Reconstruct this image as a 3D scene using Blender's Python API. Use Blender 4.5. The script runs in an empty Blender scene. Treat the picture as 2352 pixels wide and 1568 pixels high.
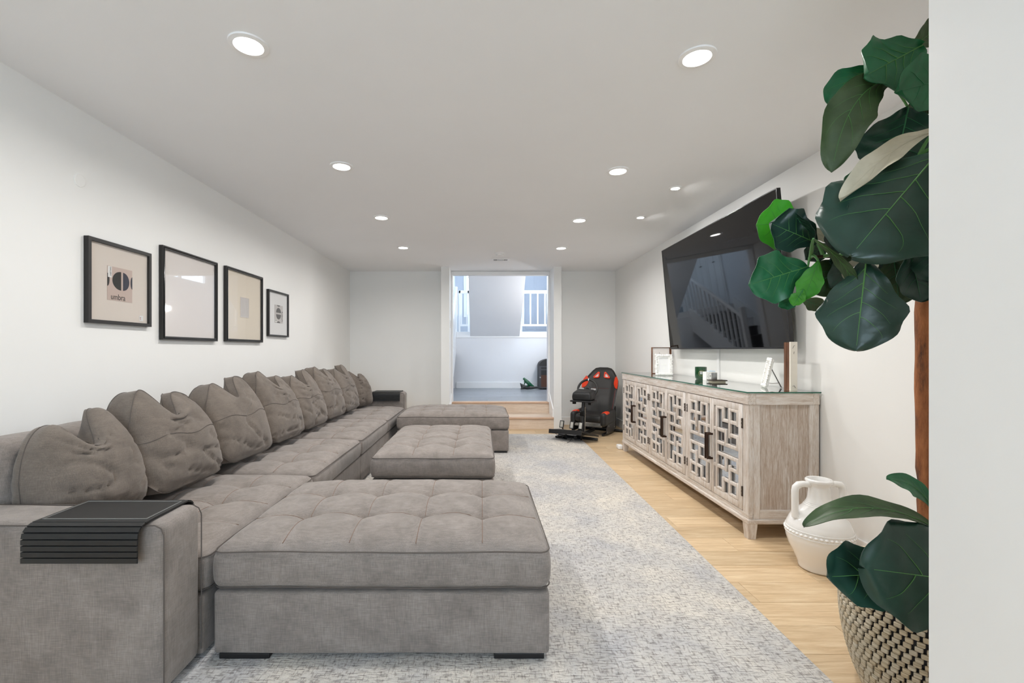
import bpy, bmesh, math, random
from mathutils import Vector, Matrix, noise
random.seed(7)
PI = math.pi
SC = bpy.context.scene
COL = SC.collection

# ------------------------------------------------------------------ camera
F, CX, CY, H = 1045.0, 1106.0, 804.0, 1.18      # focal length / principal point in 2352x1568 pixels, eye height
cam_d = bpy.data.cameras.new('camera')
cam = bpy.data.objects.new('camera', cam_d); COL.objects.link(cam)
cam.location = (0, 0, H); cam.rotation_euler = (PI / 2, 0, 0)
cam_d.sensor_width = 36.0; cam_d.lens = F / 2352 * 36
cam_d.shift_x = (1176 - CX) / 2352; cam_d.shift_y = (CY - 784) / 2352
cam_d.clip_start = 0.05
SC.camera = cam
# ------------------------------------------------------------------ world, exposure
SC.view_settings.view_transform = 'Standard'; SC.view_settings.look = 'None'
SC.view_settings.gamma = 1.0; SC.view_settings.use_curve_mapping = False
SC.view_settings.exposure = 0.45
W = bpy.data.worlds.new('overcast_sky'); SC.world = W; W.use_nodes = True
bgn = W.node_tree.nodes['Background']
bgn.inputs[0].default_value = (0.70, 0.85, 1.0, 1); bgn.inputs[1].default_value = 8.0
try:
    SC.cycles.use_denoising = True
    SC.cycles.max_bounces = 10; SC.cycles.diffuse_bounces = 6; SC.cycles.glossy_bounces = 4
    SC.cycles.transparent_max_bounces = 12
    SC.cycles.sample_clamp_indirect = 8.0; SC.cycles.caustics_reflective = False; SC.cycles.caustics_refractive = False
except Exception: pass
def portal(name, loc, rot, sx, sy):
    l = bpy.data.lights.new(name, 'AREA'); l.shape = 'RECTANGLE'; l.size = sx; l.size_y = sy
    l.cycles.is_portal = True
    o = bpy.data.objects.new(name, l); COL.objects.link(o); o.location = loc; o.rotation_euler = rot
    return o
LAMP_W, LAMP_COL = 8.4, (1.0, 0.975, 0.945)
XL, XR, YB, YN, ZC = -2.085, 2.12, 7.21, -2.6, 2.43        # room shell
portal('rear_window_portal', (-0.05, YN - 0.02, 1.475), (PI / 2, 0, 0), 2.0, 1.45)
portal('upper_window_portal', (0.3, 12.05, 2.9), (-PI / 2, 0, 0), 1.5, 1.6)
portal('added_window_portal', (1.86, 9.0, 3.15), (0, PI / 2, 0), 1.2, 1.7)  # portal of the unseen side window added for daylight

# ------------------------------------------------------------------ helpers
def P(x, y, d): return Vector(((x - CX) * d / F, d, H - (y - CY) * d / F))
def lin(c):
    return tuple(((v / 255) / 12.92 if v / 255 <= .04045 else ((v / 255 + .055) / 1.055) ** 2.4) for v in c)
MATS = {}
class NT:
    def __init__(s, name):
        s.m = bpy.data.materials.new(name); s.m.use_nodes = True; s.t = s.m.node_tree
        s.b = s.t.nodes['Principled BSDF']; MATS[name] = s.m
    def n(s, typ, **kw):
        nd = s.t.nodes.new(typ)
        for k, v in kw.items():
            if k in nd.inputs.keys(): nd.inputs[k].default_value = v
            else: setattr(nd, k, v)
        return nd
    def l(s, a, b): s.t.links.new(a, b)
    def set(s, **kw):
        for k, v in kw.items():
            k = k.replace('_', ' ')
            if isinstance(v, tuple) and len(v) == 3: v = (*v, 1)
            s.b.inputs[k].default_value = v
    def coords(s, scale=(1, 1, 1), kind='Object', rnd=False):
        tc = s.n('ShaderNodeTexCoord'); out = tc.outputs[kind]
        if rnd:
            oi = s.n('ShaderNodeObjectInfo'); ml = s.n('ShaderNodeVectorMath', operation='MULTIPLY_ADD')
            cb = s.n('ShaderNodeCombineXYZ')
            mu = s.n('ShaderNodeMath', operation='MULTIPLY'); mu.inputs[1].default_value = 37.0
            s.l(oi.outputs['Random'], mu.inputs[0])
            for i in range(3): s.l(mu.outputs[0], cb.inputs[i])
            ad = s.n('ShaderNodeVectorMath', operation='ADD'); s.l(out, ad.inputs[0]); s.l(cb.outputs[0], ad.inputs[1]); out = ad.outputs[0]
        mp = s.n('ShaderNodeMapping'); mp.inputs['Scale'].default_value = scale; s.l(out, mp.inputs[0])
        return mp.outputs[0]
    def noise(s, vec, scale, detail=4, rough=.55, dist=0.0):
        nd = s.n('ShaderNodeTexNoise'); nd.inputs['Scale'].default_value = scale; nd.inputs['Detail'].default_value = detail
        nd.inputs['Roughness'].default_value = rough; nd.inputs['Distortion'].default_value = dist
        s.l(vec, nd.inputs['Vector']); return nd.outputs[0]
    def ramp(s, fac, stops):
        r = s.n('ShaderNodeValToRGB'); e = r.color_ramp.elements
        while len(e) < len(stops): e.new(0.5)
        for i, (p, c) in enumerate(stops):
            e[i].position = p; e[i].color = (*c, 1) if len(c) == 3 else c
        s.l(fac, r.inputs[0]); return r.outputs[0]
    def mix(s, a, b, fac, mode='MIX'):
        m = s.n('ShaderNodeMix', data_type='RGBA', blend_type=mode)
        for i, v in ((6, a), (7, b)):
            if isinstance(v, tuple): m.inputs[i].default_value = (*v, 1)
            else: s.l(v, m.inputs[i])
        if isinstance(fac, (int, float)): m.inputs[0].default_value = fac
        else: s.l(fac, m.inputs[0])
        return m.outputs[2]
    def bump(s, h, strength=.3, dist=.002):
        b = s.n('ShaderNodeBump'); b.inputs['Strength'].default_value = strength; b.inputs['Distance'].default_value = dist
        s.l(h, b.inputs['Height']); s.l(b.outputs[0], s.b.inputs['Normal'])
    def col(s, c): s.l(c, s.b.inputs['Base Color'])
def plain(name, rgb, rough=.5, metal=0.0, **kw):
    m = NT(name); m.set(Base_Color=lin(rgb), Roughness=rough, Metallic=metal, **kw); return m.m

def painted(name, rgb, rough, bs=.06):
    m = NT(name); c = lin(rgb); v = m.coords(kind='Generated')
    tc = m.n('ShaderNodeNewGeometry'); n1 = m.noise(tc.outputs['Position'], 1.3, 3); n2 = m.noise(tc.outputs['Position'], 260, 2)
    m.col(m.ramp(n1, [(.3, tuple(x * .975 for x in c)), (.7, c)])); m.set(Roughness=rough); m.bump(n2, bs, .001); return m.m
painted('wall_paint', (238, 238, 236), .55)
painted('ceiling_paint', (242, 243, 245), .8)
painted('landing_paint', (236, 237, 240), .6)
painted('shade_tinted_paint', (192, 197, 206), .6)  # bluish shade on the upper wall and doors, painted in as colour
painted('trim_paint', (243, 243, 243), .3, .02)

def wood(name, cols, rough, grain=(1.2, 16, 16), rnd=True, sc=3.0, bs=.12):
    m = NT(name); v = m.coords(grain, rnd=rnd)
    a = m.noise(v, sc, 8, .62, .6); b = m.noise(v, sc * 6, 4, .6)
    c1 = m.ramp(a, [(.28, lin(cols[0])), (.5, lin(cols[1])), (.72, lin(cols[2]))])
    if rnd:
        oi = m.n('ShaderNodeObjectInfo')
        tint = m.ramp(oi.outputs['Random'], [(0, (.86, .85, .83)), (1, (1.06, 1.05, 1.04))])
        c1 = m.mix(c1, tint, 1.0, 'MULTIPLY')
    fine = m.ramp(b, [(.35, (.88, .86, .83)), (.6, (1, 1, 1))]); c1 = m.mix(c1, fine, .7, 'MULTIPLY')
    m.col(c1); m.set(Roughness=rough); m.bump(b, bs, .001); return m.m
wood('oak_plank', ((192, 164, 128), (214, 188, 152), (230, 210, 178)), .38)
wood('grey_plank', ((118, 124, 132), (146, 152, 160), (172, 178, 186)), .3)
wood('oak_step', ((218, 196, 174), (230, 212, 194), (238, 224, 208)), .42)
wood('oak_nosing', ((200, 166, 142), (214, 182, 158), (220, 192, 168)), .42)
wood('brown_wood', ((62, 36, 22), (104, 64, 38), (140, 92, 58)), .5, grain=(14, 14, 1.5))

def washed(name, grain):
    m = NT(name); v = m.coords(grain, rnd=False)
    a = m.noise(v, 5, 8, .7, .8); b = m.noise(v, 22, 5, .7); big = m.noise(m.coords((1, 1, 1)), 3.2, 3)
    c1 = m.ramp(a, [(.30, lin((168, 146, 126))), (.43, lin((196, 180, 164))), (.54, lin((219, 212, 204))), (.70, lin((234, 231, 228)))])
    c2 = m.mix(c1, m.ramp(b, [(.36, lin((184, 166, 150))), (.55, lin((228, 224, 219)))]), .35)
    c2 = m.mix(c2, m.ramp(big, [(.3, (.88, .86, .85)), (.7, (1.03, 1.03, 1.04))]), 1.0, 'MULTIPLY')
    m.col(c2); m.set(Roughness=.6); m.bump(b, .35, .002); return m.m
washed('washed_wood_vertical', (14, 14, 1.1))
washed('washed_wood_horizontal', (14, 1.1, 14))
washed('washed_wood_depth', (1.1, 14, 14))
def washed2(name):
    m = NT(name); v = m.coords((20, 20, 1.0), rnd=False)
    a = m.noise(v, 4, 9, .72, 1.2); b = m.noise(v, 26, 5, .7)
    c1 = m.ramp(a, [(.30, lin((138, 112, 90))), (.44, lin((168, 146, 126))), (.54, lin((200, 188, 176))), (.66, lin((224, 221, 218)))])
    c2 = m.mix(c1, m.ramp(b, [(.40, lin((168, 148, 130))), (.58, lin((212, 206, 200)))]), .4)
    m.col(c2); m.set(Roughness=.62); m.bump(b, .5, .002); return m.m
washed2('washed_panel')

def fabric(name, c0, c1, thread=1.0, sheen=.25):
    m = NT(name); big = m.noise(m.coords((1, 1, 1), rnd=True), 9, 5, .65, .5)
    t1 = m.noise(m.coords((420, 420, 26)), 1.0, 2, .5); t2 = m.noise(m.coords((26, 26, 420)), 1.0, 2, .5)
    t3 = m.noise(m.coords((26, 420, 420)), 1.0, 2, .5)
    base = m.ramp(big, [(.32, lin(c0)), (.68, lin(c1))])
    for t, k in ((t1, .42), (t2, .32), (t3, .28)):
        base = m.mix(base, m.ramp(t, [(.34, (.70, .70, .70)), (.66, (1.22, 1.22, 1.22))]), k * thread, 'MULTIPLY')
    m.col(base); m.set(Roughness=.95, Sheen_Weight=sheen, Sheen_Roughness=.5); m.b.inputs['Sheen Tint'].default_value = (.8, .78, .76, 1)
    ad = m.n('ShaderNodeMath', operation='ADD'); m.l(t1, ad.inputs[0]); m.l(t2, ad.inputs[1])
    m.bump(ad.outputs[0], .35, .0012); return m.m
fabric('sofa_chenille', (123, 115, 109), (145, 136, 130))
fabric('pillow_chenille', (98, 89, 81), (116, 106, 97))
plain('copper_thread', (120, 92, 74), .8)
plain('seam_thread', (92, 85, 80), .9)
plain('black_foot', (22, 21, 22), .5)

def rugmat():
    m = NT('rug_pile'); pos = m.coords((1, 1, 1))
    big = m.noise(pos, 1.6, 5, .62, .4); med = m.noise(pos, 7, 4, .65)
    base = m.ramp(big, [(.30, lin((184, 185, 189))), (.48, lin((206, 203, 198))), (.7, lin((226, 219, 207)))])
    base = m.mix(base, m.ramp(med, [(.32, (.86, .86, .88)), (.6, (1.03, 1.02, 1.01))]), .9, 'MULTIPLY')
    d1 = m.noise(m.coords((26, 150, 1)), 1.0, 3, .6); d2 = m.noise(m.coords((120, 30, 1)), 1.0, 3, .6)
    s1 = m.ramp(d1, [(.38, lin((120, 112, 112))), (.50, (1, 1, 1))]); s2 = m.ramp(d2, [(.38, lin((140, 128, 122))), (.46, (1, 1, 1))])
    base = m.mix(base, s1, .62, 'MULTIPLY'); base = m.mix(base, s2, .5, 'MULTIPLY')
    m.col(base); m.set(Roughness=1.0, Sheen_Weight=.2)
    ad = m.n('ShaderNodeMath', operation='ADD'); m.l(d1, ad.inputs[0]); m.l(d2, ad.inputs[1]); m.bump(ad.outputs[0], .9, .006); return m.m
rugmat()
plain('black_frame', (26, 24, 23), .42)
plain('black_satin', (30, 30, 31), .42)
plain('black_gloss', (16, 16, 17), .22)
plain('tray_black', (25, 25, 25), .5)
plain('tray_line', (120, 120, 118), .5)
plain('mat_beige', (226, 216, 206), .9)
plain('mat_cream', (230, 220, 204), .9)
plain('mat_white', (234, 234, 234), .9)
plain('mat_blank', (232, 226, 222), .9)
plain('print_pink', (204, 184, 174), .8)
plain('print_grey', (204, 200, 198), .8)
plain('print_black', (40, 40, 38), .7)
plain('print_navy', (50, 52, 68), .7)
plain('print_midgrey', (96, 95, 95), .7)
plain('sticker_white', (236, 236, 234), .6)
plain('ink_red', (170, 92, 84), .7)
plain('screen_black', (5, 5, 6), .03, Specular_IOR_Level=.42)
plain('tv_metal', (60, 60, 62), .3, .8)
plain('mirror', (205, 212, 220), .03, 1.0)
plain('bronze', (66, 48, 38), .38, .7)
plain('hinge_metal', (88, 80, 74), .4, .8)
plain('white_ceramic', (238, 237, 235), .18, Coat_Weight=.4)
plain('vase_inside', (120, 120, 120), .6)
plain('white_resin', (240, 239, 236), .45)
plain('white_plastic', (238, 238, 238), .4)
plain('orange_vinyl', (238, 66, 24), .5)
plain('black_vinyl', (38, 37, 36), .45)
plain('red_thread', (120, 34, 30), .7)
plain('steel', (190, 188, 182), .25, .9)
plain('dark_mesh', (18, 18, 18), .8)
plain('brushed_cup', (150, 150, 150), .3, .6)
plain('tray_rim', (62, 52, 42), .4)
plain('tray_cream', (206, 196, 176), .6)
plain('cream_board', (226, 221, 210), .6)
plain('pale_blue', (198, 214, 226), .2)
plain('ink_grey', (120, 118, 116), .8)
plain('candle_label', (190, 176, 100), .6)
plain('black_iron', (34, 34, 36), .55)
plain('iron_edge', (70, 70, 74), .5)
plain('iron_rust', (84, 52, 38), .7)
plain('figurine_black', (34, 36, 36), .4)
plain('figurine_green', (10, 84, 52), .25)
plain('carpet_dark', (44, 42, 42), 1.0)
plain('knob_dark', (40, 38, 38), .4)
plain('vent_dark', (54, 54, 52), .9)
plain('soil', (50, 38, 30), 1.0)
plain('weave_black', (36, 34, 38), .7)
plain('leaf_vein', (84, 138, 72), .5)
plain('leaf_vein_dark', (52, 116, 76), .5)
plain('white_linen', (238, 238, 236), .9)
plain('gap_dark', (96, 78, 58), .9)

def leafm(name, c0, c1, rough=.34, trans=0.0):
    m = NT(name); n1 = m.noise(m.coords((1, 1, 1), rnd=True), 14, 3, .5)
    m.col(m.ramp(n1, [(.3, lin(c0)), (.7, lin(c1))])); m.set(Roughness=rough, Subsurface_Weight=0.0)
    n2 = m.noise(m.coords((1, 1, 1)), 60, 2); m.bump(n2, .25, .002)
    if trans:
        tr = m.n('ShaderNodeBsdfTranslucent'); tr.inputs[0].default_value = (*lin(c1), 1)
        ms = m.n('ShaderNodeMixShader'); ms.inputs[0].default_value = trans
        out = m.t.nodes['Material Output']; m.l(m.b.outputs[0], ms.inputs[1]); m.l(tr.outputs[0], ms.inputs[2]); m.l(ms.outputs[0], out.inputs[0])
    return m.m
leafm('leaf_dark', (22, 52, 42), (34, 66, 54))
leafm('leaf_mid', (20, 84, 48), (34, 104, 66), .4)
leafm('leaf_olive', (44, 64, 36), (66, 86, 52), .45)
leafm('leaf_bright', (70, 150, 50), (104, 186, 70), .45, .45)
leafm('leaf_under', (178, 172, 150), (206, 200, 180), .6)
def bark():
    m = NT('bark'); n1 = m.noise(m.coords((30, 30, 6)), 1.0, 6, .7)
    m.col(m.ramp(n1, [(.35, lin((70, 40, 24))), (.5, lin((140, 84, 46))), (.7, lin((176, 112, 66)))])); m.set(Roughness=.75); m.bump(n1, .8, .01)
bark()
plain('twig', (66, 48, 40), .8)
def straw():
    m = NT('straw'); n1 = m.noise(m.coords((8, 8, 300), rnd=True), 1.0, 3, .6)
    oi = m.n('ShaderNodeObjectInfo')
    c = m.ramp(n1, [(.3, lin((150, 138, 118))), (.6, lin((206, 196, 176)))])
    m.col(m.mix(c, m.ramp(oi.outputs['Random'], [(0, (.9, .82, .7)), (1, (1, 1, 1))]), 1.0, 'MULTIPLY')); m.set(Roughness=.8)
straw()
def glassy(name, tint, refl=1.0, edge=None):
    m = NT(name); t = m.t; out = t.nodes['Material Output']
    tr = m.n('ShaderNodeBsdfTransparent'); tr.inputs[0].default_value = (*tint, 1)
    gl = m.n('ShaderNodeBsdfGlossy'); gl.inputs['Roughness'].default_value = .02
    fr = m.n('ShaderNodeFresnel'); fr.inputs[0].default_value = 1.5
    ge = m.n('ShaderNodeNewGeometry'); inv = m.n('ShaderNodeMath', operation='SUBTRACT'); inv.inputs[0].default_value = 1.0; m.l(ge.outputs['Backfacing'], inv.inputs[1])
    rf = m.n('ShaderNodeMath', operation='MULTIPLY'); rf.inputs[1].default_value = refl; m.l(inv.outputs[0], rf.inputs[0]); inv = rf
    mu = m.n('ShaderNodeMath', operation='MULTIPLY'); mu.use_clamp = True; m.l(inv.outputs[0], mu.inputs[1]); m.l(fr.outputs[0], mu.inputs[0])
    ms = m.n('ShaderNodeMixShader'); m.l(mu.outputs[0], ms.inputs[0]); m.l(tr.outputs[0], ms.inputs[1]); m.l(gl.outputs[0], ms.inputs[2])
    m.l(ms.outputs[0], out.inputs[0]); return m.m
glassy('picture_glass', (.97, .97, .97))
glassy('table_glass', (.97, .99, .98), 1.9)
glassy('window_glass', (.98, .99, 1.0))
plain('glass_edge', (16, 92, 70), .2)
m_ = NT('green_glass'); m_.set(Base_Color=lin((24, 70, 40)), Roughness=.08, Coat_Weight=.6)
def emis(name, rgb, st):
    m = NT(name); m.set(Base_Color=rgb, Emission_Color=rgb, Emission_Strength=st); return m.m
emis('lamp_lens', (1.0, .96, .90), 9.0)

# ---- mesh helpers
class G:
    def __init__(s): s.v = []; s.f = []; s.mi = []; s.cur = 0
    def add(s, verts, faces):
        o = len(s.v); s.v += [tuple(v) for v in verts]
        for f in faces: s.f.append(tuple(i + o for i in f)); s.mi.append(s.cur)
        return s
    def box(s, x0, x1, y0, y1, z0, z1):
        v = [(x, y, z) for x in (x0, x1) for y in (y0, y1) for z in (z0, z1)]
        return s.add(v, [(0, 1, 3, 2), (4, 6, 7, 5), (0, 4, 5, 1), (2, 3, 7, 6), (0, 2, 6, 4), (1, 5, 7, 3)])
    def bevbox(s, x0, x1, y0, y1, z0, z1, r, seg=2):
        return s.gbox(x1 - x0, y1 - y0, z1 - z0, r, (1, 1, 1), seg, c=((x0 + x1) / 2, (y0 + y1) / 2, (z0 + z1) / 2))
    def tube(s, pts, r, seg=6, closed=False, cap=True):
        pts = [Vector(p) for p in pts]; n = len(pts)
        rr = r if isinstance(r, (list, tuple)) else [r] * n
        tan = []
        for i in range(n):
            a = pts[(i - 1) % n] if (closed or i) else pts[0]; b = pts[(i + 1) % n] if (closed or i < n - 1) else pts[-1]
            t = b - a; tan.append(t.normalized() if t.length > 1e-9 else Vector((0, 0, 1)))
        u = tan[0].orthogonal().normalized(); vs = []
        for i in range(n):
            u = u - tan[i] * u.dot(tan[i])
            u = u.normalized() if u.length > 1e-6 else tan[i].orthogonal().normalized()
            w = tan[i].cross(u)
            for k in range(seg):
                a = 2 * PI * k / seg; vs.append(pts[i] + (u * math.cos(a) + w * math.sin(a)) * rr[i])
        fs = []
        for i in range(n if closed else n - 1):
            j = (i + 1) % n
            for k in range(seg):
                l = (k + 1) % seg; fs.append((i * seg + k, i * seg + l, j * seg + l, j * seg + k))
        if cap and not closed: fs += [tuple(range(seg))[::-1], tuple((n - 1) * seg + k for k in range(seg))]
        return s.add(vs, fs)
    def lathe(s, prof, seg=32, c=(0, 0, 0), cap=(True, True)):
        vs = []; n = len(prof)
        for r, z in prof:
            for k in range(seg):
                a = 2 * PI * k / seg; vs.append((c[0] + r * math.cos(a), c[1] + r * math.sin(a), c[2] + z))
        fs = [(i * seg + k, i * seg + (k + 1) % seg, (i + 1) * seg + (k + 1) % seg, (i + 1) * seg + k) for i in range(n - 1) for k in range(seg)]
        if cap[0]: fs.append(tuple(range(seg))[::-1])
        if cap[1]: fs.append(tuple((n - 1) * seg + k for k in range(seg)))
        return s.add(vs, fs)
    def prism(s, outline, a0, a1, axis='y'):
        n = len(outline); mk = {'y': lambda p, t: (p[0], t, p[1]), 'x': lambda p, t: (t, p[0], p[1]), 'z': lambda p, t: (p[0], p[1], t)}[axis]
        vs = [mk(p, a0) for p in outline] + [mk(p, a1) for p in outline]
        fs = [tuple(range(n))[::-1], tuple(range(n, 2 * n))] + [(i, (i + 1) % n, n + (i + 1) % n, n + i) for i in range(n)]
        return s.add(vs, fs)
    def ring_prism(s, outer, inner, a0, a1, axis='y'):
        n = len(outer); mk = {'y': lambda p, t: (p[0], t, p[1]), 'x': lambda p, t: (t, p[0], p[1]), 'z': lambda p, t: (p[0], p[1], t)}[axis]
        vs = [mk(p, t) for t in (a0, a1) for o in (outer, inner) for p in o]; fs = []
        for i in range(n):
            j = (i + 1) % n; A, B, C_, D = 0, n, 2 * n, 3 * n
            fs += [(A + i, A + j, B + j, B + i), (C_ + i, D + i, D + j, C_ + j), (A + i, C_ + i, C_ + j, A + j), (B + i, B + j, D + j, D + i)]
        return s.add(vs, fs)
    def gbox(s, sx, sy, sz, r, n=(8, 8, 4), m=3, c=(0, 0, 0), fn=None):
        hs = (sx / 2, sy / 2, sz / 2); ax = []
        for h, k in zip(hs, n):
            e = min(r, h * .98); L = [-h + e * (1 - math.cos(PI / 2 * i / m)) for i in range(m)]
            inner = [-(h - e) + 2 * (h - e) * i / k for i in range(k + 1)]
            ax.append(L + inner + [-x for x in L[::-1]])
        nx, ny, nz = (len(a) for a in ax); idx = {}; vs = []; fs = []
        def V(i, j, k):
            key = (i, j, k)
            if key not in idx:
                p = Vector((ax[0][i], ax[1][j], ax[2][k]))
                q = Vector(tuple(max(-(h - min(r, h * .98)), min(h - min(r, h * .98), a)) for a, h in zip(p, hs))); d = p - q
                if d.length > 1e-9: p = q + d.normalized() * min(r, min(hs) * .98)
                if fn: p = fn(p)
                idx[key] = len(vs); vs.append((p[0] + c[0], p[1] + c[1], p[2] + c[2]))
            return idx[key]
        for i in range(nx - 1):
            for j in range(ny - 1):
                fs.append((V(i, j, 0), V(i, j + 1, 0), V(i + 1, j + 1, 0), V(i + 1, j, 0)))
                fs.append((V(i, j, nz - 1), V(i + 1, j, nz - 1), V(i + 1, j + 1, nz - 1), V(i, j + 1, nz - 1)))
            for k in range(nz - 1):
                fs.append((V(i, 0, k), V(i + 1, 0, k), V(i + 1, 0, k + 1), V(i, 0, k + 1)))
                fs.append((V(i, ny - 1, k), V(i, ny - 1, k + 1), V(i + 1, ny - 1, k + 1), V(i + 1, ny - 1, k)))
        for j in range(ny - 1):
            for k in range(nz - 1):
                fs.append((V(0, j, k), V(0, j, k + 1), V(0, j + 1, k + 1), V(0, j + 1, k)))
                fs.append((V(nx - 1, j, k), V(nx - 1, j + 1, k), V(nx - 1, j + 1, k + 1), V(nx - 1, j, k + 1)))
        return s.add(vs, fs)
    def xf(s, M, start=0):
        s.v[start:] = [tuple(M @ Vector(v)) for v in s.v[start:]]; return s
    def mesh(s, name, mats, smooth=False):
        me = bpy.data.meshes.new(name); me.from_pydata(s.v, [], s.f); me.update()
        for m in ([mats] if isinstance(mats, str) else mats): me.materials.append(MATS[m])
        me.polygons.foreach_set('material_index', s.mi)
        bm = bmesh.new(); bm.from_mesh(me); bmesh.ops.recalc_face_normals(bm, faces=bm.faces); bm.to_mesh(me); bm.free()
        if smooth:
            me.polygons.foreach_set('use_smooth', [True] * len(me.polygons))
            try: me.set_sharp_from_angle(angle=math.radians(smooth if smooth is not True else 50))
            except Exception: pass
        return me
    def ob(s, name, mats, parent=None, smooth=False, loc=None, rot=None):
        return link(name, s.mesh(name, mats, smooth), parent, loc, rot)
def link(name, me, parent=None, loc=None, rot=None):
    o = bpy.data.objects.new(name, me); COL.objects.link(o)
    if parent: o.parent = parent
    if loc: o.location = loc
    if rot: o.rotation_euler = rot
    return o
def tag(o, label, cat, group=None):
    o['label'] = label; o['category'] = cat
    if group: o['group'] = group
    return o
def thing(name, label, cat, loc=(0, 0, 0), rz=0.0, group=None):
    o = bpy.data.objects.new(name, None); COL.objects.link(o); o.location = loc; o.rotation_euler = (0, 0, rz)
    o.empty_display_size = .1
    return tag(o, label, cat, group)
def struct(o, label=None):
    o['kind'] = 'structure'
    if label: o['label'] = label
    return o
def B(*a): return G().box(*a)
def BB(*a, r=.004, seg=2): return G().bevbox(*a, r, seg)
def circ(r, n=24, cx=0, cy=0, a0=0, a1=2 * PI, ry=None):
    return [(cx + r * math.cos(a0 + (a1 - a0) * i / n), cy + (ry or r) * math.sin(a0 + (a1 - a0) * i / n)) for i in range(n)]
def rrect(w, d, r, n=5):
    out = []
    for cx, cy, a in ((w / 2 - r, d / 2 - r, 0), (-w / 2 + r, d / 2 - r, PI / 2), (-w / 2 + r, -d / 2 + r, PI), (w / 2 - r, -d / 2 + r, 1.5 * PI)):
        out += [(cx + r * math.cos(a + PI / 2 * i / n), cy + r * math.sin(a + PI / 2 * i / n)) for i in range(n + 1)]
    return out
def bez(a, b, c, n=12):
    a, b, c = Vector(a), Vector(b), Vector(c)
    return [a * (1 - t) ** 2 + b * 2 * t * (1 - t) + c * t * t for t in (i / n for i in range(n + 1))]
def text_mesh(body, size, depth=.0006, mat='print_black', condense=1.0):
    cu = bpy.data.curves.new('lettering', 'FONT'); cu.body = body; cu.size = size; cu.extrude = depth; cu.align_x = 'LEFT'
    o = bpy.data.objects.new('lettering', cu); COL.objects.link(o); bpy.context.view_layer.update()
    me = bpy.data.meshes.new_from_object(o.evaluated_get(bpy.context.evaluated_depsgraph_get()))
    bpy.data.objects.remove(o); bpy.data.curves.remove(cu)
    for v in me.vertices: v.co.x *= condense
    me.materials.clear(); me.materials.append(MATS[mat]); return me

# ================================================================== STRUCTURE
T = .1
fl = struct(B(XL - T, XR + T, YN - T, YB + .12, -.12, -.022).ob('floor', 'gap_dark'))
PW, PL = .182, 1.22
pm = {}
def plank_mesh(L, mat, w=PW):
    k = (round(L, 3), mat, w)
    if k not in pm: pm[k] = BB(0, L - .0016, 0, w - .0014, -.02, 0, r=.0012, seg=1).mesh('plank', mat)
    return pm[k]
def planks(parent, x0, x1, y0, y1, z, mat, seed, stops=()):
    rn = random.Random(seed); y = y0; i = 0
    while y < y1 - .02:
        w = min(PW, y1 - y); x = x0; off = [.35, .78, .12, .56, .95][i % 5] * PL
        L = off
        while x < x1 - .01:
            LL = min(L, x1 - x)
            if LL > .03: link('plank', plank_mesh(LL, mat, round(w, 3)), parent, (x, y, z))
            x += L; L = PL
        y += w; i += 1
planks(fl, XL, XR, YN, 6.80, 0, 'oak_plank', 1)
planks(fl, XL, -.605, 6.80, YB, 0, 'oak_plank', 2); planks(fl, 1.195, XR, 6.80, YB, 0, 'oak_plank', 3)

wl = struct(B(XL - T, XL, YN - T, YB, -.02, ZC).ob('wall_left', 'wall_paint'))
wr = struct(B(XR, XR + T, 1.07, YB, -.02, ZC).ob('wall_right', 'wall_paint'))
# the wall beside the viewpoint: a return that ends where the plant stands
nr = struct(B(1.052, XR + T, YN - T, 1.07, -.02, ZC).ob('wall_near_right', 'wall_paint'))
ce = struct(B(XL - T, XR + T, YN - T, YB + .12, ZC, ZC + .1).ob('ceiling', 'ceiling_paint'))
# rear wall with its window, behind the viewpoint
g = G(); wx0, wx1, wz0, wz1 = -1.05, .95, .75, 2.2
g.box(XL - T, wx0, YN - T, YN, -.02, ZC).box(wx1, 1.052, YN - T, YN, -.02, ZC).box(wx0, wx1, YN - T, YN, -.02, wz0).box(wx0, wx1, YN - T, YN, wz1, ZC)
struct(g.ob('wall_rear', 'wall_paint'))
g = G(); g.ring_prism([(wx0, wz0), (wx1, wz0), (wx1, wz1), (wx0, wz1)], [(wx0 + .06, wz0 + .06), (wx1 - .06, wz0 + .06), (wx1 - .06, wz1 - .06), (wx0 + .06, wz1 - .06)], YN - .07, YN - .02, 'y')
g.box(-.08, -.02, YN - .065, YN - .025, wz0 + .06, wz1 - .06)
w1 = struct(g.ob('window_1', 'trim_paint'))
B(wx0 + .06, wx1 - .06, YN - .05, YN - .045, wz0 + .06, wz1 - .06).ob('pane', 'window_glass', w1)

# back wall with opening, two piers
OX0, OX1 = -.481, 1.08
g = G(); g.box(XL - T, OX0, YB, YB + .12, -.02, ZC).box(OX1, XR + T, YB, YB + .12, -.02, ZC).box(OX0, OX1, YB, YB + .12, 2.375, ZC)
struct(g.ob('wall_back', 'wall_paint'))
struct(B(-.605, OX0, 6.80, YB, -.02, ZC).ob('wall_pier_left', 'wall_paint'))
struct(B(OX1, 1.195, 6.80, YB, -.02, ZC).ob('wall_pier_right', 'wall_paint'))
# casing of the opening
struct(BB(OX0, OX1, YB - .018, YB + .0, 2.37, ZC - .004).ob('trim_1', 'trim_paint'))
struct(BB(OX0, OX0 + .028, YB - .018, YB + .12, .36, 2.37).ob('trim_2', 'trim_paint'))
struct(BB(OX1 - .028, OX1, YB - .018, YB + .12, .36, 2.37).ob('trim_3', 'trim_paint'))
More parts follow.
